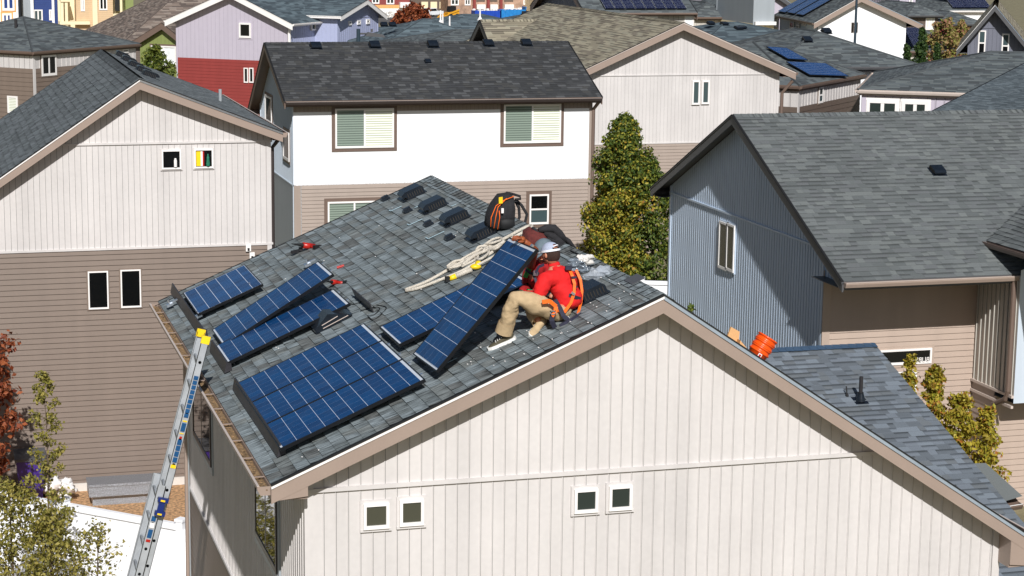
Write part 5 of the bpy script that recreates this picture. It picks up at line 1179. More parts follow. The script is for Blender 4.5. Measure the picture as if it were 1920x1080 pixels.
# ---- tan roofed house behind the white one
Ya = 45.; A_ = at(1282, 42, Y=Ya); Er = at(1492, 135, Y=Ya); El = at(1100, 128, Y=Ya)
tan, FT, PT, _ = gable_house('tan_roof_house', 'light beige gabled house with tan roof and two narrow windows, right of the white house', (A_.x, Ya+.35), X_, Y_, 0, -4.6, Er.x-.45-A_.x, A_.z, (A_.z-El.z)/(A_.x-El.x), (A_.z-Er.z)/(Er.x-A_.x), 15, .35, .5, .45, -7.5,
    [(20, 'b', 'beige'), (at(1300, 140, Y=Ya+.35).z, 'b', 'beige'), (at(1200, 269, Y=Ya+.35).z, 'l', 'tanlap')], 'sh_tan', fh=.26, pitch=.13, lap=.11, eavegut='brtrim', drip='taupel')
for r_ in ((1297, 151, 1311, 196), (1315, 151, 1329, 195)): window(tan, FT, FT.rect(*r_), fw=.05, pane='glassb', trim='beige', tw=.02, depth=.07)
downspout(tan, [Er+V((-.05, .1, -.3)), V((Er.x-.35, Ya+.3, Er.z-.75)), V((Er.x-.35, Ya+.3, -7.4))], 'brtrim', .06)
rz = at(905, 37, Y=58); xR = at(1180, 30, Y=58).x
t2, _, _, _ = gable_house('tan_rear_wing', 'long tan shingle roofed wing with dark gable end behind the charcoal ridge', (rz.x+.4, 58), -Y_, X_, 0, -4.3, 4.3, rz.z, .62, .62, xR-rz.x, .5, .5, .5, -7.7, [(20, 'b', 'slate')], 'sh_tan', fas='dkgrey', eavegut=None, fh=.25, pitch=.2, drip='dkgrey')
# ---- house with black panels, its gable facing left
Y0 = 84.; ea = at(1100, 24, Y=Y0); sx = ea.x
s8, F8, P8, _ = gable_house('solar_roof_house', 'house with a row of black solar panels above its eave, top centre', (sx+.4, Y0+5.0), -Y_, X_, 0, -4.6, 4.6, at(1150, 24, Y=Y0).z+5.0*.5, .5, .5, at(1312, 22, Y=Y0).x-sx-.8, .5, .5, .4, -8.2, [(20, 'b', 'slate'), (at(1230, 60, Y=Y0).z, 'l', 'beige2')], 'sh_far', fas='brtrim', eavegut='brtrim', fh=.4, pitch=.3, drip='dkgrey')
F8f = Fr(V((sx+.4, Y0+.36, 0)), X_); L8 = at(1312, 22, Y=Y0).x-sx-.8
mb = MB(); z8 = at(1230, 25, Y=Y0).z; batten_wall(mb, F8f, [(0, -8), (L8, -8), (L8, z8-.1), (0, z8-.1)], .3, .025); mb.build('front_wall', 'beige2', s8)
for r_ in ((1205, 29, 1233, 60), (1283, 28, 1300, 50)): window(s8, F8f, F8f.rect(*r_), fw=.08, pane='sky', trim='beige2', tw=.05)
n8 = V((0, -.5, 1)).normalized(); u8 = V((0, 1, .5)).normalized(); zt8 = at(1150, 24, Y=Y0).z
def far_panels(h_o, n_, w_, l_, dx, dirx, u, nrm, cellm, lab, grp, gap=.03):
    for k in range(n_): solar_panel(h_o+dirx*((w_+gap)*k), u, dirx, lab % ('first second third fourth fifth sixth seventh eighth ninth tenth'.split()[k]), cellm, l_, w_, grp, strips=False)
def on8(px, py): return onplane(px, py, V((sx, Y0, zt8+.12)), n8)
a = on8(1135, 16); b = on8(1288, 15); wN8 = (b.x-a.x)/8-.03
far_panels(a, 8, wN8, 1.7, 0, X_, u8, n8, 'cellsk', 'black solar panel on the top centre house, %s from the left in its row', 'black panels in a row on the far house')
# ---- grey hip roofs behind
def grey(px0, py, px1, Z, d, m, label, rm='sh_teal', wall='greyw', yaw=0, ov=.5, kind='b'):
    C = at(px0, py, Z=Z); w = near_w(C, yaw, px1, py if yaw == 0 else py, Z)
    if yaw == 0: w = (at(px1, py-2, Y=C.y)-C).x
    return hip_house('hip_roof_house', label, C, yaw, w, d, Z, m, rm, [(0, kind, wall)], ov, fas='dkgrey')
# B6 group
Z6 = -5.0
g1, _, i_ = hip_house('hip_roof_house', 'teal grey hip roof with two low vents right of the lilac gable', at(700, 92, Y=100), 0, 8.5, 8, at(700, 92, Y=100).z, 0, 'sh_teal', [(0, 'b', 'greyw')], .5, (733, 36), fas='dkgrey')
for px, py in ((720, 47), (736, 47)): rv(g1, onplane(px, py, i_['e'][0], V((0, -i_['m'], 1))), X_, V((0, -i_['m'], 1)).normalized(), 1.2)
g2, _, i_ = hip_house('hip_roof_house', 'low pale grey hip roof directly behind the charcoal ridge', at(765, 92, Y=84), 0, 8, 7, at(765, 92, Y=84).z, 0, 'sh_far', [(0, 'b', 'greyw')], .5, (832, 56), fas='dkgrey')
g3, _, i_ = hip_house('hip_roof_house', 'wide teal grey hip roof with white vent pipes, below the blue dumpsters', at(745, 76, Y=112), 0, 13.5, 12, at(745, 76, Y=112).z, 0, 'sh_teal', [(0, 'b', 'greyw')], .5, (885, 27), fas='dkgrey')
n3 = V((0, -i_['m'], 1)).normalized()
for px, py in ((826, 44), (830, 52), (843, 55), (900, 38)):
    q = onplane(px, py, i_['e'][0], n3); mb = MB(); mb.lathe([(.2, 0), (.06, .25), (.05, .9), (0, .9)], q, Z_, 8); mb.build('vent_pipe', 'trimw', g3)
g4, _, i_ = hip_house('hip_roof_house', 'grey hip roof with four black vents under its ridge, left of the slate gable', at(930, 60, Y=118), 0, 10.5, 9, at(930, 60, Y=118).z, 0, 'sh_teal', [(0, 'b', 'greyw')], .5, (1030, 22), fas='dkgrey')
for px, py in ((988, 29), (1006, 31), (1026, 31), (1047, 31)): rv(g4, onplane(px, py, i_['e'][0], V((0, -i_['m'], 1))), X_, V((0, -i_['m'], 1)).normalized(), 2.0)
# B17 group
Yq = 100.; g5, F5, i_ = hip_house('hip_roof_house', 'beige walled house with grey hip roof just right of the black panels', at(1296, 32, Y=Yq), 0, (at(1388, 31, Y=Yq)-at(1296, 32, Y=Yq)).x, 8, at(1296, 32, Y=Yq).z, 0, 'sh_far', [(0, 'b', 'beige2')], .3, (1340, 2), fas='brtrim')
Yq = 72.; g6, F6, i_ = hip_house('hip_roof_house', 'small grey hip roof with square vents above the tan gable slope', at(1318, 80, Y=Yq), 10, 7.2, 6.5, at(1318, 80, Y=Yq).z, 0, 'sh_teal', [(0, 'b', 'beige2')], .5, (1390, 42), fas='dkgrey')
n6 = (i_['r']*-i_['m']+Z_).normalized()
for px, py in ((1332, 45), (1358, 46), (1384, 54), (1392, 53)): rv(g6, onplane(px, py, i_['e'][0], n6), i_['g'], n6, 1.0)
pb, Fpb = slab_house('lavender_house', 'pale lavender house with four small square panes at the top edge, right of centre', 1334, 1420, 0, 150, 8, [(9., 'b', 'purple')], cat='house')
for r_ in ((1352, 1, 1358, 8), (1360, 1, 1366, 8), (1352, 10, 1358, 16), (1360, 10, 1366, 16)): window(pb, Fpb[0], Fpb[0].rect(*r_), fw=.1, pane='glassb')
Yq = 118.; a = at(1375, 22, Y=Yq); b = at(1420, -6, Y=Yq)
pg, Fpg, _, _ = gable_house('lavender_gable_house', 'lavender gabled house with grey rake behind the reddish bare shrub', (at(1440, 0, Y=Yq).x, Yq), X_, Y_, 0, at(1386, 30, Y=Yq).x-at(1440, 0, Y=Yq).x, 4, a.z+(at(1440, 0, Y=Yq).x-a.x)*.62, .62, .62, 8, .4, .5, .5, gz(Yq), [(20, 'b', 'purple')], 'sh_far', fas='dkgrey', eavegut=None, fh=.35, pitch=.3)
Yq = 95.; tb, Ftb = slab_house('grey_block_house', 'tall plain pale blue grey wall with white band left of the dark windowed side wall', 1413, 1452, 0, Yq, 6, [(9., 'f', 'greyw'), (at(1430, 44, Y=Yq).z, 'l', 'cream')], cat='house')
mb = MB(); a, z = Ftb[0].px(1413, 42); a1, _ = Ftb[0].px(1452, 42); mb.box(Ftb[0].p(a, z-.15, 0), X_*(a1-a), -Y_*.3, Z_*.2); mb.build('band_board', 'trimw', tb)
# ---- white gabled house with panels (B9), yaw -10
g9, r9 = yawv(-10); E9 = at(1533, 60, Y=92); F9 = Fr(V((E9.x, E9.y, 0)), g9)
am, zt = F9.px(1612, -8); aE, zE = F9.px(1527, 40); aR, zR = F9.px(1722, 43); a1, _ = F9.px(1697, 90)
h9, F9w, P9, _ = gable_house('white_gabled_house', 'bright white gabled house with blue solar panels on its left slope, upper right', tuple(F9.p(am, 0))[:2], g9, r9, 0, -am, a1-am, zt, (zt-zE)/(am-aE), (zt-zR)/(aR-am), 9.5, .4, .35, .9, gz(92), [(20, 'f', 'white')], 'sh_far', fas='taupe', eavegut='brtrim', fh=.35)
FL9 = Fr(F9w.p(-am, 0), r9, -g9); mb = MB(); zz = gz(92); D9 = 9.4
batten_wall(mb, Fr(FL9.p(0, 0, .03), r9, -g9), [(0, zz), (D9, zz), (D9, zE-.15), (0, zE-.15)], .3, .025); mb.build('side_wall', 'bluew', h9)
for r_ in ((1453, 31, 1461, 67), (1483, 35, 1491, 68), (1495, 37, 1501, 58)): window(h9, FL9, FL9.rect(*r_), fw=.08, panes=2, vert=False, pane='glass', trim='slate', tw=.12, n0=.05)
for r_ in ((1504, 40, 1508, 48), (1509, 40, 1513, 48)): window(h9, FL9, FL9.rect(*r_), fw=.05, pane='glass', n0=.05)
for r_ in ((1596, 42, 1601, 61), (1603, 42, 1608, 61)): window(h9, F9w, F9w.rect(*r_), fw=.03, pane='glass', frame='brownd')
ml9 = (zt-zE)/(am-aE); n9 = (-g9*ml9+Z_).normalized(); u9 = (g9+Z_*ml9).normalized(); p0 = PP
def on9(px, py): return onplane(px, py, F9.p(aE, zE+.15), n9)
for k, (px, py, lb) in enumerate(((1463, 23, 'farthest left, lowest'), (1480, 25, 'second along the eave'), (1497, 28, 'nearest the white gable, lowest'))):
    solar_panel(on9(px+9, py), u9, r9, 'bright blue solar panel pair on the white gabled house, '+lb, 'cellsb', 3.2, 1.9, 'blue panels on the white gabled house', strips=False)
# ---- B10
C = at(1440, 126, Z=-2.0); b10, F10, i_ = hip_house('hip_roof_house', 'white walled house with broad grey hip roof in front of the white gabled house', C, -3, near_w(C, -3, 1724, 123, -2.0), 9.5, -2.0, 0, 'sh_far', [(0, 'f', 'white'), (-4.1, 'l', 'pinklap')], .5, (1550, 56), fas='dkgrey')
n10 = (i_['r']*-i_['m']+Z_).normalized()
for px, py in ((1513, 76), (1549, 60)): rv(b10, onplane(px, py, i_['e'][0], n10), i_['g'], n10, 1.1)
# ---- B11 rotated hip wing with panels
C = at(1500, 161, Z=-2.1); w11 = near_w(C, 45, 1618, 139, -2.1); b11, F11, i_ = hip_house('hip_roof_house', 'grey and brown sided house with two bright blue panels on its hip roof', C, 45, w11, 6.4, -2.1, .42, 'sh_far', [(0, 'b', 'beige'), (at(1500, 202, Y=C.y).z, 'l', 'brownd')], .12, fas='brtrim')
window(b11, F11[0], F11[0].rect(1534, 163, 1542, 193), fw=.06, panes=2, vert=False, pane='glassb', pane2='glassg', trim='brown', tw=.06)
downspout(b11, [C+V((-.02, .2, -2.3)), C+V((.0, .6, -2.6)), C+V((0, .6, -7.5))], 'brtrim', .06)
n11 = (i_['r']*-i_['m']+Z_).normalized(); u11 = (i_['r']+Z_*i_['m']).normalized(); pl = i_['e'][0]+n11*.12
for cs_, lb in ((((1519, 140), (1567, 129), (1474, 115)), 'nearer and larger'), (((1478, 110), (1506, 107), (1437, 87)), 'farther and narrower')):
    a, b, c = [onplane(*p, pl, n11) for p in cs_]; u = (c-a); v = (b-a); v = v-u*(v.dot(u)/u.dot(u)); solar_panel(a, u, v, 'bright blue solar array, the %s of two on the brown and grey house' % lb, 'cellsb', u.length, max(.9, v.length), 'bright blue arrays on the hip roof', strips=False)
# ---- B12, yaw -39
C = at(1608, 168, Z=-2.0); b12, F12, i_ = hip_house('hip_roof_house', 'lavender walled house with broad grey hip roof and white framed windows, right', C, -30, 13, 9, -2.0, 0, 'sh_far', [(0, 'b', 'purple')], .15, (1815, 101), fas='taupel')
for r_ in ((1624, 187, 1684, 240), (1690, 189, 1740, 242)): window(b12, F12[0], F12[0].rect(*r_), fw=.12, panes=2, pane='glassg', pane2='glassg', trim='trimw', tw=.08)
# ---- B13 slate gable
g13, r13 = yawv(-30); E = at(1860, 60, Y=66); F13 = Fr(V((E.x, E.y, 0)), g13); am, zt = F13.px(1866, 8); aE, zE = F13.px(1794, 92); aR, zR = F13.px(1945, 105)
h13, F13w, _, _ = gable_house('slate_gabled_house', 'dark slate gabled house with two tall windows at the right edge', tuple(F13.p(am, 0))[:2], g13, r13, 0, aE-am+.5, aR-am-.5, zt, (zt-zE)/(am-aE), (zt-zR)/(aR-am), 9, .6, .5, .5, gz(66), [(20, 'b', 'slate'), (F13.px(1850, 52)[1], 'b', 'slate')], 'sh_tan', fas='dkgrey', eavegut=None, fh=.3, pitch=.2)
for r_ in ((1834, 57, 1848, 104), (1878, 63, 1892, 109)): window(h13, F13w, F13w.rect(*r_), fw=.06, panes=2, vert=False, pane='glass', pane2='glassb', trim='slate', tw=.08)
# ---- B14 roof just behind the blue grey house
C = at(1742, 212, Z=-1.9); C = V((C.x, C.y, 0)); g14, r14 = yawv(-50); k14, z14 = 8.94, -.717
b14, _, _, _ = gable_house('slate_roof_house', 'house with dark rippled slate shingle roof rising to the right edge', tuple(C+g14*.3+r14*k14)[:2], -r14, g14, 0, -3, k14-.4, z14, .5, (z14+1.9)/k14, 12, .3, .4, .4, -7.5, [(20, 'b', 'tanlap')], 'sh_near', near=True, fas='dkgrey', eavegut=None, fh=.2, pitch=.2, drip='dkgrey')
# ---- B16 red and brown houses
Yq = 118.; C = at(1700, 29, Y=Yq); a, Fq, i_ = hip_house('hip_roof_house', 'brown walled house with grey hip roof and triple white window near the top right', C, 2, (at(1772, 27, Y=Yq)-C).x, 8, C.z, 0, 'sh_far', [(0, 'b', 'brownd'), (C.z-1.8, 'l', 'red')], .35, (1724, 3), fas='dkgrey')
window(a, Fq[0], Fq[0].rect(1735, 31, 1752, 56), fw=.12, panes=3, pane='blindw', pane2='blindw')
lv, Flv = slab_house('lavender_tower_house', 'narrow pale lavender wall with one small window behind the white gabled house', 1687, 1716, 0, 124, 5, [(9., 'b', 'purple'), (at(1700, 28, Y=124).z, 'l', 'red')], cat='house'); window(lv, Flv[0], Flv[0].rect(1704, -6, 1711, 10), fw=.12, pane='glassb')
Yq = 130.; C = at(1762, 20, Y=Yq); rd, Frd, i_ = hip_house('red_house', 'red and white house with black solar panels on its grey roof, top right', C, -2, (at(1862, 16, Y=Yq)-C).x, 8, C.z, .5, 'sh_far', [(0, 'f', 'white'), (C.z-1.3, 'l', 'red')], .3, fas='trimw')
for r_ in ((1798, 20, 1807, 26), (1810, 20, 1819, 26)): window(rd, Frd[0], Frd[0].rect(*r_), fw=.08, pane='glass')
nr = (i_['r']*-i_['m']+Z_).normalized(); ur = (i_['r']+Z_*i_['m']).normalized()
for px, lb in ((1787, 'left'), (1811, 'right')): a_ = onplane(px, 14, i_['e'][0]+nr*.15, nr); solar_panel(a_, ur, i_['g'], 'black solar array on the red house roof, '+lb+' one', 'cellsk', 3.0, 2.3, 'black arrays on the red house', strips=False)
C = at(1755, 45, Y=118); pr, _, _ = hip_house('low_porch_house', 'low grey porch roof on red walls below the red house', C, -2, (at(1850, 42, Y=118)-C).x, 6, C.z, .4, 'sh_far', [(0, 'l', 'red')], .3, fas='dkgrey')
C = at(1690, 96, Y=92); sp, _, i_ = hip_house('low_garage', 'low grey roof with dark solar panel glimpsed left of the conifer', C, -5, (at(1830, 90, Y=92)-C).x, 6, C.z, .45, 'sh_far', [(0, 'l', 'beige2')], .3, fas='brtrim')
nr = (i_['r']*-i_['m']+Z_).normalized(); ur = (i_['r']+Z_*i_['m']).normalized(); solar_panel(onplane(1697, 88, i_['e'][0]+nr*.1, nr), ur, i_['g'], 'dark blue solar array glimpsed between the white gabled house and the conifer', 'cellsk', 2.6, 1.8, strips=False)
# ---- far town houses, truck, machine, dumpsters
def town(name, label, x0, x1, Y, bands, wins, depth=10):
    h, F = slab_house(name, label, x0, x1, 0, Y, depth, bands)
    for r_ in wins: window(h, F[0], F[0].rect(*r_), fw=.2, panes=2, pane='glassg', pane2='glassg', depth=.15)
    return h, F
t1, Ft = town('town_house', 'dark red town house with balcony and yellow sheathing, top edge left of centre', 690, 768, 352, [(9., 'l', 'redbr'), (at(730, 9, Y=352).z, 'f', 'ply'), (at(730, 16, Y=352).z, 'f', 'white')], [(697, -4, 711, 7), (724, -4, 739, 8)])
mb = MB(); a, z = Ft[0].px(748, 14); mb.box(Ft[0].p(a, z, 0), X_*1.9, -Y_*1.2, Z_*1.0); mb.build('balcony', 'trimw', t1)
t2_, Ft = town('garage_building', 'open timber carport with cream garage doors behind the white pickup', 770, 838, 362, [(9., 'f', 'brownd'), (at(800, 3, Y=362).z, 'f', 'brownd')], [])
mb = MB()
for x in (790, 807, 824): a, z = Ft[0].px(x, 16); mb.box(Ft[0].p(a, z, 0), X_*1.3, -Y_*.1, Z_*1.3)
mb.build('garage_door', 'cream', t2_)
t3_, Ft = town('town_house', 'brick red and stone town house with white porch rails, top edge centre', 840, 1000, 356, [(9., 'l', 'stone')], [(845, -2, 860, 10), (871, -2, 882, 10), (981, -2, 988, 9)])
for x0, x1 in ((893, 909), (918, 932), (945, 962)):
    mb = MB(); a, z = Ft[0].px(x0, 3); b, _ = Ft[0].px(x1, 3); mb.box(Ft[0].p(a, z, 0), X_*(b-a), -Y_*.1, Z_*4); mb.build('porch_opening', 'brownd', t3_)
    mb = MB(); a, z = Ft[0].px(x0, 17); mb.box(Ft[0].p(a, z, 0), X_*(b-a), -Y_*.6, Z_*.9); mb.build('porch_rail', 'trimw', t3_)
mb = MB()
for x in (886, 912, 936, 995): a, z = Ft[0].px(x, 3); mb.box(Ft[0].p(a, -20, 0), X_*.5, -Y_*.7, Z_*30)
mb.build('porch_column', 'redbr', t3_)
t4_, Ft = town('town_house', 'cream and white town house with brown gabled porch, top edge right of the brick one', 1001, 1064, 350, [(9., 'l', 'cream')], [(1017, -2, 1021, 5), (1025, -2, 1029, 5)])
mb = MB(); a, z = Ft[0].px(1006, 17); mb.prism([Ft[0].p(a, z), Ft[0].p(a+2.8, z), Ft[0].p(a+1.2, z+1.1)], V((0, -1.5, 0))); mb.build('porch_roof', 'sh_brown', t4_)
mb = MB(); a, z = Ft[0].px(1032, 12); mb.box(Ft[0].p(a, z, 0), X_*2.2, -Y_*.2, Z_*3); mb.build('white_bay', 'trimw', t4_)
# white pickup truck (three quarter view, nose to the left and towards us)
tp_ = at(806, 33, Y=335); tz = gz(335); tp_ = at(806, 33.5, Y=335); S_ = 1.0
tr = thing('pickup_truck', 'white crew cab pickup truck parked behind the red leaved tree', 'pickup truck', (tp_.x, tp_.y, tp_.z))
ma = Matrix.Rotation(math.radians(218), 3, 'Z'); Tt = lambda x, y, z: V(tp_)+ma @ V((x, y, z))
mb = MB()
prof = [(2.75, .55), (2.8, .95), (2.7, 1.15), (1.5, 1.22), (1.0, 1.75), (-.75, 1.78), (-1.0, 1.2), (-2.8, 1.2), (-2.85, .6)]
mb.prism([Tt(x, -.95, z) for x, z in prof], Tt(0, 1.9, 0)-Tt(0, 0, 0)); mb.build('truck_body', 'white', tr)
mb = MB()
for s in (-.97, .965): mb.prism([Tt(x, s, z) for x, z in ((1.25, 1.28), (.9, 1.65), (-.65, 1.68), (-.8, 1.28))], Tt(0, .012, 0)-Tt(0, 0, 0))
mb.prism([Tt(1.47, -.8, 1.27), Tt(1.03, -.75, 1.7), Tt(1.03, .75, 1.7), Tt(1.47, .8, 1.27)], Tt(.02, 0, .02)-Tt(0, 0, 0)); mb.build('window', 'glass', tr)
for x in (1.75, -1.85):
    for s in (-.98, .74): mb = MB(); mb.lathe([(.0, 0), (.25, 0), (.4, .02), (.4, .24), (.25, .26), (0, .26)], Tt(x, s, .4), Tt(0, 1, 0)-Tt(0, 0, 0), 16); wv = mb.build('wheel', 'tyre', tr, True); mb = MB(); mb.lathe([(0, -.01), (.22, -.01), (.22, .27), (0, .27)], Tt(x, s, .4), Tt(0, 1, 0)-Tt(0, 0, 0), 12); mb.build('rim', 'alu', wv)
mb = MB(); mb.prism([Tt(2.81, -.8, .75), Tt(2.81, .8, .75), Tt(2.78, .8, 1.02), Tt(2.78, -.8, 1.02)], Tt(.03, 0, 0)-Tt(0, 0, 0)); mb.build('grille', 'dkgrey', tr)
for s in (-.85, .65): mb = MB(); mb.box(Tt(2.76, s, .95), Tt(0, .25, 0)-Tt(0, 0, 0), Z_*.16, Tt(.07, 0, 0)-Tt(0, 0, 0)); mb.build('headlight', 'trimw', tr)
# yellow skid steer
q = at(846, 34, Y=325); sk = thing('skid_steer_loader', 'yellow skid steer loader parked right of the white pickup', 'loader', q); ms = Matrix.Rotation(math.radians(200), 3, 'Z'); Ts = lambda x, y, z: V(q)+ms @ V((x, y, z))
mb = MB(); mb.prism([Ts(x, -.6, z) for x, z in ((-1.3, .4), (1.0, .4), (1.1, 1.0), (-.2, 1.2), (-1.3, 1.35))], Ts(0, 1.2, 0)-Ts(0, 0, 0)); mb.build('loader_body', 'yellowm', sk)
mb = MB(); mb.prism([Ts(x, -.5, z) for x, z in ((-.7, 1.2), (.7, 1.0), (.5, 2.1), (-.7, 2.1))], Ts(0, 1.0, 0)-Ts(0, 0, 0)); mb.build('cab', 'black', sk)
mb = MB()
for s in (-.72, .64): mb.prism([Ts(x, s, z) for x, z in ((-1.3, 1.3), (-1.2, 1.6), (1.0, .9), (1.9, .3), (1.7, .2), (.9, .7))], Ts(0, .1, 0)-Ts(0, 0, 0))
mb.prism([Ts(x, -.9, z) for x, z in ((1.7, .05), (2.5, .05), (1.9, .6), (1.7, .6))], Ts(0, 1.8, 0)-Ts(0, 0, 0)); mb.build('bucket_arm', 'yellowm', sk)
for x in (-.8, .6):
    for s in (-.9, .6): mb = MB(); mb.lathe([(0, 0), (.25, 0), (.4, .03), (.4, .27), (.25, .3), (0, .3)], Ts(x, s, .4), Ts(0, 1, 0)-Ts(0, 0, 0), 12); mb.build('wheel', 'tyre', sk, True)
# blue dumpsters, filled with white waste
for k, (x0, x1, yb_, mt, lb) in enumerate(((890, 939, 29, 'dumpb', 'dark blue roll off dumpster, left of the two below the porches'), (940, 987, 27, 'dumpl', 'lighter blue roll off dumpster with dark blue raised end, below the porches'))):
    a = at(x0, yb_, Y=310); b = at(x1, yb_, Y=310); dd = thing('dumpster', lb, 'dumpster', a, 'roll off dumpsters'); W_ = b.x-a.x
    mb = MB(); z0 = a.z-.9
    P = [V((a.x, 310, z0)), V((a.x+W_, 310, z0)), V((a.x+W_, 310, z0+1.9)), V((a.x, 310, z0+1.9))]; mb.box(P[0], X_*W_, Y_*.1, Z_*1.7); mb.box(P[0]+Y_*2.2, X_*W_, Y_*.1, Z_*1.7); mb.box(P[0], X_*.1, Y_*2.3, Z_*1.7); mb.box(P[1]-X_*.1, X_*.1, Y_*2.3, Z_*(1.9+.3*k)); mb.box(P[0], X_*W_, Y_*2.3, Z_*.1)
    for i in range(7): mb.box(P[0]+X_*(W_*i/6.5)-Y_*.1, X_*.14, Y_*.1, Z_*1.65)
    mb.build('dumpster_body', mt, dd); mb = MB()
    for i in range(26): mb.blob(P[0]+V((R.uniform(.3, W_-.3), R.uniform(.2, 2), R.uniform(1.3, 1.85))), (R.uniform(.15, .4), .3, R.uniform(.1, .3)), 6, 4, .4)
    mb.build('waste', 'bag_white', dd)
mb = MB(); 
for i in range(60): mb.blob(at(R.uniform(700, 745), R.uniform(20, 33), Y=330)+Z_*R.uniform(-.1, .1), (R.uniform(.2, .7), .5, R.uniform(.1, .35)), 6, 4, .4)
tag(mb.build('scrap_heap', 'bag_white', None, loc=at(722, 30, Y=330)), 'heap of white building scraps left of the red leaved tree', 'scrap heap')['kind'] = 'stuff'
# ---- street lamps
def lamp(px, ptop, pb, Y, arm, label, r=.07, head=True):
    b = at(px, pb, Y=Y); t = at(px, ptop, Y=Y); h = thing('street_lamp', label, 'street lamp', (b.x, Y, gz(Y)), None); mb = MB(); mb.tube([V((b.x, Y, gz(Y))), V((b.x, Y, t.z))], [r*1.3, r], 8); mb.build('pole', plain('lamp_pole_%d' % px, (44, 60, 72), .4), h)
    if head:
        mb = MB(); e = V((b.x+arm, Y, t.z-.25)); mb.tube([V((b.x, Y, t.z-.25)), e-X_*arm*.5], .05, 6); mb.prism([e-X_*arm*.75+V((0, -.15, -.12)), e+V((.1, -.15, -.2)), e+V((0, -.15, -.05)), e-X_*arm*.6+V((0, -.15, .08))], V((0, .3, 0))); mb.cbox(e-X_*arm*.45+Z_*.16, (.1, .1, .16)); mb.build('lamp_head', 'dkgrey', h)
    return h
lamp(672, 54, 80, 84, 1.3, 'short dark street lamp with flat head in front of the lilac gable', .1)
lamp(1603, -14, 74, 84, 1.6, 'tall thin dark lamp pole in front of the white gabled house', .07)
lamp(1039, -10, 24, 300, 1.6, 'thin dark lamp pole before the cream town house', .14)
# ---- ground
def gnd():
    mb = MB(); ys = [-60, -10, 50, 120, 200, 300, 420, 700, 1500]
    for a, b in zip(ys[:-1], ys[1:]): mb.face([(-700, a, gz(a)), (900, a, gz(a)), (900, b, gz(b)), (-700, b, gz(b))])
    o = mb.build('ground', 'soil', None); o['kind'] = 'structure'
gnd()
for nm, P, mt, dz in (('mulch_bed', [(-9, 15.2), (0.2, 15.2), (.2, 20.48), (-9, 20.48)], 'chips', .004), ('patio', [(-9, 7), (-3.8, 7), (-3.8, 14.9), (-9, 14.9)], 'concrete', .004), ('street', [(-80, 300), (160, 300), (160, 349), (-80, 349)], 'asphalt', .05)):
    mb = MB(); mb.face([(x, y, gz(y)+dz) for x, y in P]); mb.build(nm, mt, None)['kind'] = 'structure'
# ---- fences
def vinyl_fence(name, label, a, b, zt=-5.7, zg=-7.5):
    a, b = V((a[0], a[1], 0)), V((b[0], b[1], 0)); d = (b-a).normalized(); n = V((d.y, -d.x, 0)); L_ = (b-a).length; h = thing(name, label, 'fence', (a.x, a.y, zg), 'white vinyl fences')
    mb = MB(); k = 0
    while k < L_: mb.box(a+d*k-n*.02+Z_*(zg+.1), d*.148, n*.03, Z_*(zt-zg-.18)); k += .15
    mb.build('panel', 'fence', h)
    for z in (zt-.1, zg+.05): mb = MB(); mb.box(a-n*.045+Z_*z, d*L_, n*.09, Z_*.1); mb.build('rail', 'fence', h)
    k = 0
    while k <= L_+.01:
        mb = MB(); c = a+d*k; mb.box(c-d*.065-n*.065+Z_*zg, d*.13, n*.13, Z_*(zt-zg+.05)); mb.prism([c-d*.08-n*.08+Z_*(zt+.05), c+d*.08-n*.08+Z_*(zt+.05), c+d*.08+n*.08+Z_*(zt+.05), c-d*.08+n*.08+Z_*(zt+.05)], Z_*.04); mb.build('post', 'fence', h); k += 2.34
fa, fb = at(123, 943, Z=-5.7), at(343, 983, Z=-5.7); fd = (fb-fa).normalized()
vinyl_fence('vinyl_fence', 'bright white vinyl fence crossing behind the ladder at lower left', (fa-fd*4.7)[:2], (fb+fd*.0)[:2])
fa, fb = at(1180, 525, Z=-5.7), at(1300, 529, Z=-5.7); fd = (fb-fa).normalized()
vinyl_fence('vinyl_fence', 'short stretch of white vinyl fence seen past the ridge, under the yellowing tree', (fa-fd*2)[:2], (fb+fd*.5)[:2])
# ---- garden things at lower left
c = at(168, 952, Z=-7.5); h = thing('tool_chest', 'silver diamond plate truck tool box on the wood chips by the brown wall', 'tool box', c)
W_ = at(315, 940, Z=-7.5).x-c.x; mb = MB(); mb.box(c+V((.07, .1, .0)), X_*(W_-.14), Y_*.42, Z_*.2); mb.build('lower_tray', 'diamond', h); mb = MB(); mb.box(c+V((0, 0, .2)), X_*W_, Y_*.55, Z_*.2); mb.build('chest_body', 'diamond', h)
mb = MB(); mb.box(c+V((-.015, -.015, .4)), X_*(W_+.03), Y_*.58, Z_*.05); mb.build('lid', 'diamond', h)
c = at(58, 935, Z=-7.5)+V((0, -.1, 0)); h = thing('wheeled_bin', 'purple wheeled bin standing in the shade against the brown wall', 'bin', c)
mb = MB(); mb.prism([c+V((-.2, -.25, .05)), c+V((.2, -.25, .05)), c+V((.27, -.3, .85)), c+V((-.27, -.3, .85))], V((0, .55, 0))); mb.build('bin_body', 'purplebin', h); mb = MB(); mb.box(c+V((-.3, -.34, .86)), X_*.6, V((0, .62, .06)), Z_*.05); mb.build('lid', 'dkgrey', h)
for s in (-.3, .26): mb = MB(); mb.lathe([(0, 0), (.1, 0), (.1, .04), (0, .04)], c+V((s, .25, .1)), X_, 12); mb.build('wheel', 'tyre', h)
mb = MB(); mb.tube([c+V((.14, -.31, .7)), c+V((.22, -.315, .78)), c+V((.17, -.31, .64)), c+V((.24, -.315, .7))], .015, 5); mb.build('sticker', 'bluept', h)
c = at(118, 940, Z=-7.5); mb = MB()
for k in range(16): mb.blob(c+V((R.uniform(-.28, .22), R.uniform(-.15, .3), R.uniform(.05, .4))), (R.uniform(.07, .15), .12, R.uniform(.05, .11)), 9, 6, .45)
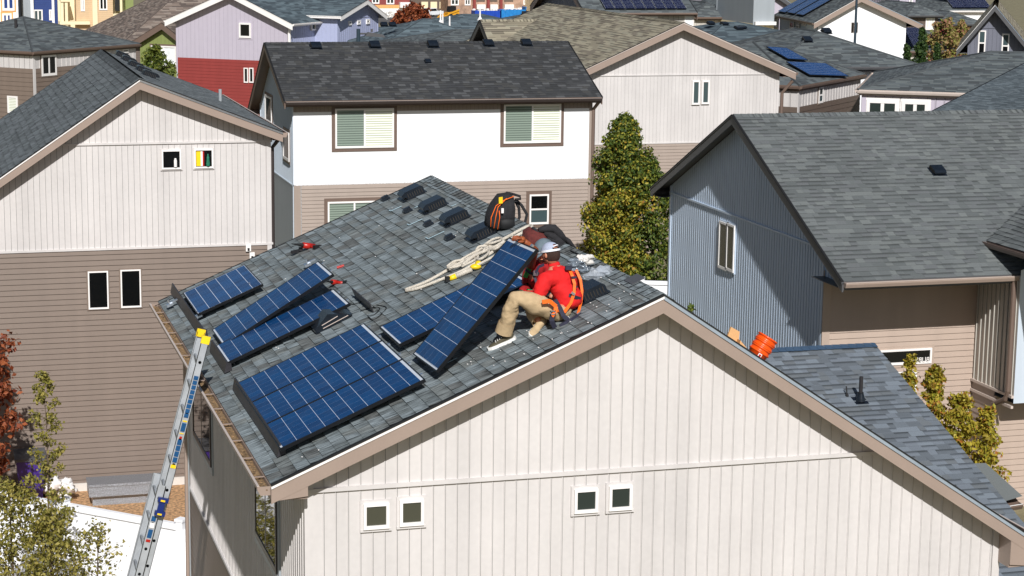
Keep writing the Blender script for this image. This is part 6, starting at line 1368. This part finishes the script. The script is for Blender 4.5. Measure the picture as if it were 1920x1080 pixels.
tag(mb.build('dust_sheet', 'trimw', None, True, loc=c), 'white cloth heaped beside the purple bin', 'cloth')
# ------------------------------------------------------------ trees
for nm, cs_ in dict(lf_pear=[(48, 68, 28), (78, 98, 38), (112, 122, 46), (150, 148, 58)], lf_gold=[(88, 94, 34), (148, 146, 50), (190, 170, 62), (160, 118, 50)], lf_mix=[(96, 92, 34), (110, 116, 40), (178, 150, 54), (60, 82, 32)], lf_aspen=[(92, 90, 36), (134, 128, 54), (170, 156, 84), (104, 104, 46)], lf_red=[(104, 48, 30), (140, 70, 42), (172, 100, 62), (80, 38, 28)], lf_pine=[(30, 52, 24), (56, 80, 36), (84, 104, 50)],
    lf_shrub=[(150, 132, 40), (186, 168, 60), (124, 128, 38), (172, 110, 50)], lf_bare=[(120, 70, 74), (150, 96, 96)], lf_green=[(70, 88, 34), (100, 112, 44), (130, 132, 54)], lf_far=[(150, 100, 84), (128, 138, 60), (170, 130, 96), (110, 120, 50)]).items(): M[nm] = leafmat(nm, cs_)
def tree(name, label, base, H, shape, n, leaf, lm, seed=1, trunk=.07, limbs=26, cat='tree', clump=.35, z0=.15, group=None, lm2=None, split=None, lean=(0, 0), sparse=1., bark='bark'):
    """shape(t)->crown radius at height fraction t. Leaves sit in clumps on limbs that leave the trunk"""
    rg = random.Random(seed); base = V(base); h = thing(name, label, cat, base, group)
    top = base+V((lean[0], lean[1], H*.98)); tk = lambda t: base.lerp(top, t)+V((math.sin(t*5+seed), math.cos(t*4+seed), 0))*H*.012*t
    mb = MB(); mb.tube([tk(k/10) for k in range(11)], [trunk*(1-.9*k/10) for k in range(11)], 8)
    cl = []
    for k in range(limbs):
        t = z0+(1-z0)*((k+.5)/limbs)**.9; r = shape(t)*rg.uniform(.55, 1.05); a = k*2.399+rg.uniform(-.4, .4); s = tk(max(0.02, t-.1*r/H*4)); e = tk(min(t, 1))+V((math.cos(a)*r, math.sin(a)*r, rg.uniform(.0, .12)*H*.3))
        m_ = s.lerp(e, .5)+V((0, 0, r*.12)); mb.tube([s, m_, e], [trunk*.3*(1-t*.6), trunk*.2*(1-t*.6), trunk*.06], 5)
        for j, f in enumerate((.45, .75, 1.0)): cl.append((s.lerp(m_, f*2) if f < .5 else m_.lerp(e, f*2-1), clump*(.7+.5*rg.random())*(shape(t)/max(shape(.4), .01)*.5+.5)))
        if rg.random() < .7: e2 = m_+V((math.cos(a+.8)*r*.5, math.sin(a+.8)*r*.5, r*.25)); mb.tube([m_, e2], [trunk*.12, trunk*.04], 4); cl.append((e2, clump*.7))
    cl.append((tk(1), clump*.5)); mb.build('trunk', bark, h, True)
    parts = [MB(), MB()]
    for i in range(int(n*sparse)):
        c, r = cl[rg.randrange(len(cl))]; d = V((rg.gauss(0, 1), rg.gauss(0, 1), rg.gauss(0, 1))); d = d.normalized()*(r*rg.random()**.45); p = c+d
        nrm = (d.normalized()*.5+V((rg.uniform(-1, 1), rg.uniform(-1, 1), rg.uniform(-.3, 1)))).normalized(); a = nrm.orthogonal().normalized(); ang = rg.uniform(0, 6.28); b = nrm.cross(a); u = a*math.cos(ang)+b*math.sin(ang); v = nrm.cross(u); s = leaf*rg.uniform(.6, 1.3)
        which = 1 if (lm2 and split(p, base, H, rg)) else 0
        parts[which].face([p-u*s*.5, p+v*s*.32+nrm*s*.08, p+u*s*.6, p-v*s*.32+nrm*s*.08], 0, None, (min(1, max(0, rg.gauss(.45, .3))), 0))
    parts[0].build('crown', lm, h)
    if lm2: parts[1].build('yellowing_crown', lm2, h)
    return h
pb_ = at(1172, 300, Y=33); Ht = at(1180, 222, Y=33).z+7.5
def pear(t): return (1.45*math.sin(math.pi*min(1, (t*.92+.1)))**.6 if t < .75 else 1.45*(1-t)*2.6+.08)
tree('pear_tree', 'tall oval tree, green turning yellow at its left, between the white and blue grey houses', (pb_.x+.0, 33.2, -7.5), Ht, lambda t: .92 if .12 < t < .74 else (max(.16, .92*(1-((t-.74)/.28)**1.25)) if t >= .74 else .6), 30000, .095, 'lf_pear', 3, .1, 60, clump=.34, z0=.1, lm2='lf_gold', split=lambda p, b, H, rg: (rg.random() < .7 if (p.z-b.z)/H < .68 and (p.x-b.x)+.6*(p.y-b.y) < .25+.5*math.sin(p.z*3) and (p.z-b.z)/H > .3 else rg.random() < .16))
bb = at(1112, 420, Y=34); tree('pear_tree', 'shorter yellowing tree pressed against the left of the tall green tree', (bb.x+.5, 34.6, -7.5), at(1120, 345, Y=34.6).z+7.5, lambda t: .55 if t < .7 else max(.1, .55*(1-t)*3), 7000, .1, 'lf_mix', 9, .08, 26, clump=.3, z0=.12)
bb = at(1240, 420, Y=31.5); tree('pear_tree', 'dark green tree half hidden behind the corner of the blue grey house', (bb.x+.3, 33, -7.5), at(1225, 300, Y=33).z+7.5, lambda t: .95 if t < .7 else max(.1, .95*(1-t)*3), 9000, .1, 'lf_pear', 12, .08, 26, clump=.36, z0=.12)
# aspen sapling and shrubs at lower left
bb = at(98, 1000, Y=12.6); tree('aspen_sapling', 'slender young aspen with thin olive leaves before the brown wall', (bb.x, 12.6, -7.5), at(85, 690, Y=12.6).z+7.5, lambda t: .62*(1-t)**.8+.05, 1900, .062, 'lf_aspen', 4, .025, 34, clump=.13, z0=.3, lean=(-.1, 0))
for k, (px, pt, Y, n, r_, lb) in enumerate(((20, 905, 11.4, 4800, .8, 'leafy olive shrub at the lower left corner, in front of the white fence'), (95, 960, 10.9, 3200, .6, 'sparse olive shrub right of the corner shrub, in front of the white fence'), (180, 985, 10.6, 700, .45, 'thin twiggy sapling tip before the white fence, left of the ladder'))):
    b = at(px, pt, Y=Y); tree('aspen_shrub', lb, (b.x, Y, -7.5), b.z+7.5, (lambda r_: lambda t: r_ if t < .85 else r_*.5)(r_), n, .062, 'lf_aspen', 20+k, .03, 36, cat='shrub', clump=.2, z0=.35, group='leafy growth at lower left')
b = at(-16, 700, Y=17.6); tree('red_leaved_tree', 'tree with rusty red leaves at the left edge by the brown wall', (b.x-.28, 17.4, -7.5), at(0, 470, Y=17.4).z+7.5, lambda t: .72 if t < .7 else .5*(1-t)*2.5+.05, 5200, .1, 'lf_red', 31, .07, 30, clump=.22, z0=.25)
# tree reflected in the side windows
# shrub beside the beige wall
for k, (px, pt, Y, n, r_, sd) in enumerate(((1705, 668, 14.6, 1300, .34, 41), (1750, 688, 14.3, 3600, .62, 42), (1800, 740, 14.0, 3600, .7, 43), (1852, 765, 13.8, 1900, .5, 44))):
    b = at(px, pt, Y=Y); lbs = ('narrow yellow shrub tip in front of the lettered window', 'upright yellow green shrub right of the lettered window', 'yellow green bushy shrub at the foot of the beige wall', 'yellow brown shrub reaching the brown downspout')
    tree('yellow_shrub', lbs[k], (b.x, Y, -7.5), b.z+7.5, (lambda r_: lambda t: r_*(1.15-t*.95))(r_), n, .085, 'lf_shrub', sd, .03, 24, cat='shrub', clump=.17, z0=.3, group='yellowing shrubs by the beige wall')
b = at(1303, 566, Y=12.5); tree('sapling', 'leafy sapling tips poking up behind the ridge before the blue grey wall', (b.x, 12.6, -7.5), b.z+7.5, lambda t: .35*(1.1-t), 350, .09, 'lf_green', 51, .02, 20, clump=.12, z0=.5)
# trees farther back
b = at(292, 120, Y=95); tree('leafy_tree', 'olive green tree in front of the green house window', (b.x, 95, gz(95)), at(292, 86, Y=95).z-gz(95), lambda t: 1.15*math.sin(math.pi*min(1, max(.05, t)))**.5, 5500, .17, 'lf_green', 61, .12, 30, clump=.4)
b = at(775, 60, Y=150); tree('red_leaved_tree', 'rust red leafy tree left of the white pickup', (b.x, 150, at(775, 95, Y=150).z), at(775, 10, Y=150).z-at(775, 95, Y=150).z, lambda t: 1.9*math.sin(math.pi*min(1, max(.08, t)))**.6, 4500, .3, 'lf_red', 62, .12, 34, clump=.5, z0=.1)
b = at(1734, 100, Y=80); hp = at(1728, 52, Y=80).z-gz(80)
for px, pt, lb, w_ in ((1730, 52, 'dark green conifer with pointed top beside the white gabled house', 1.05), (1702, 85, 'low dark conifer left of the pointed one', .7), (1757, 84, 'low dark conifer right of the pointed one', .6)):
    q = at(px, pt, Y=76); tree('conifer_tree', lb, (q.x, 76, gz(76)), q.z-gz(76), (lambda w_: lambda t: w_*(1.25-t*1.15)*(.6+.4*math.sin(t*40)**2))(w_), 5200, .16, 'lf_pine', 63+px, .1, 60, clump=.2, z0=.3, group='conifers')
for px, pt, w_, n, lb in ((1768, 38, 1.5, 4500, 'autumn tree of green and pink leaves behind the conifer'), (1800, 42, 1.2, 3500, 'brown leaved tree just left of the slate gable')):
    q = at(px, pt, Y=92); tree('autumn_tree', lb, (q.x, 92, gz(92)), q.z-gz(92), (lambda w_: lambda t: w_*math.sin(math.pi*min(.97, max(.1, t)))**.5)(w_), n, .2, 'lf_far', 70+px, .1, 30, clump=.4)
q = at(1406, 22, Y=104); tree('bare_shrub', 'thin pinkish bare tree before the lavender gable', (q.x, 104, gz(104)), q.z-gz(104), lambda t: .7*(1.1-t), 700, .12, 'lf_bare', 80, .08, 30, clump=.25)
q = at(1050, 8, Y=280); tree('conifer_tree', 'narrow green tree left of the slate gable at the top', (q.x+.6, 280, gz(280)), q.z-gz(280), lambda t: 1.3*(1.15-t), 1500, .4, 'lf_green', 81, .15, 30, clump=.6)

# ------------------------------------------------------------ light
SUN = V((.16, 1, -.76)).normalized()
w = bpy.data.worlds.new('World'); sc.world = w; w.use_nodes = True; N = w.node_tree.nodes; L = w.node_tree.links
st = N.new('ShaderNodeTexSky'); st.sky_type = 'NISHITA'; st.sun_disc = False
el = math.asin(-SUN.z); az = math.atan2(-SUN.x, -SUN.y)
st.sun_elevation = el; st.sun_rotation = az
L.new(st.outputs[0], N['Background'].inputs[0]); N['Background'].inputs[1].default_value = .05
ld = bpy.data.lights.new('sun', 'SUN'); ld.energy = 5.0; ld.angle = math.radians(.5); ld.color = (1, .988, .975)
lo = bpy.data.objects.new('sun', ld); col.objects.link(lo); lo.rotation_euler = (-SUN).to_track_quat('Z', 'Y').to_euler(); lo.location = (0, 0, 60)
sc.view_settings.view_transform = 'Standard'; sc.view_settings.look = 'None'; sc.view_settings.exposure = -.1; sc.view_settings.gamma = 1
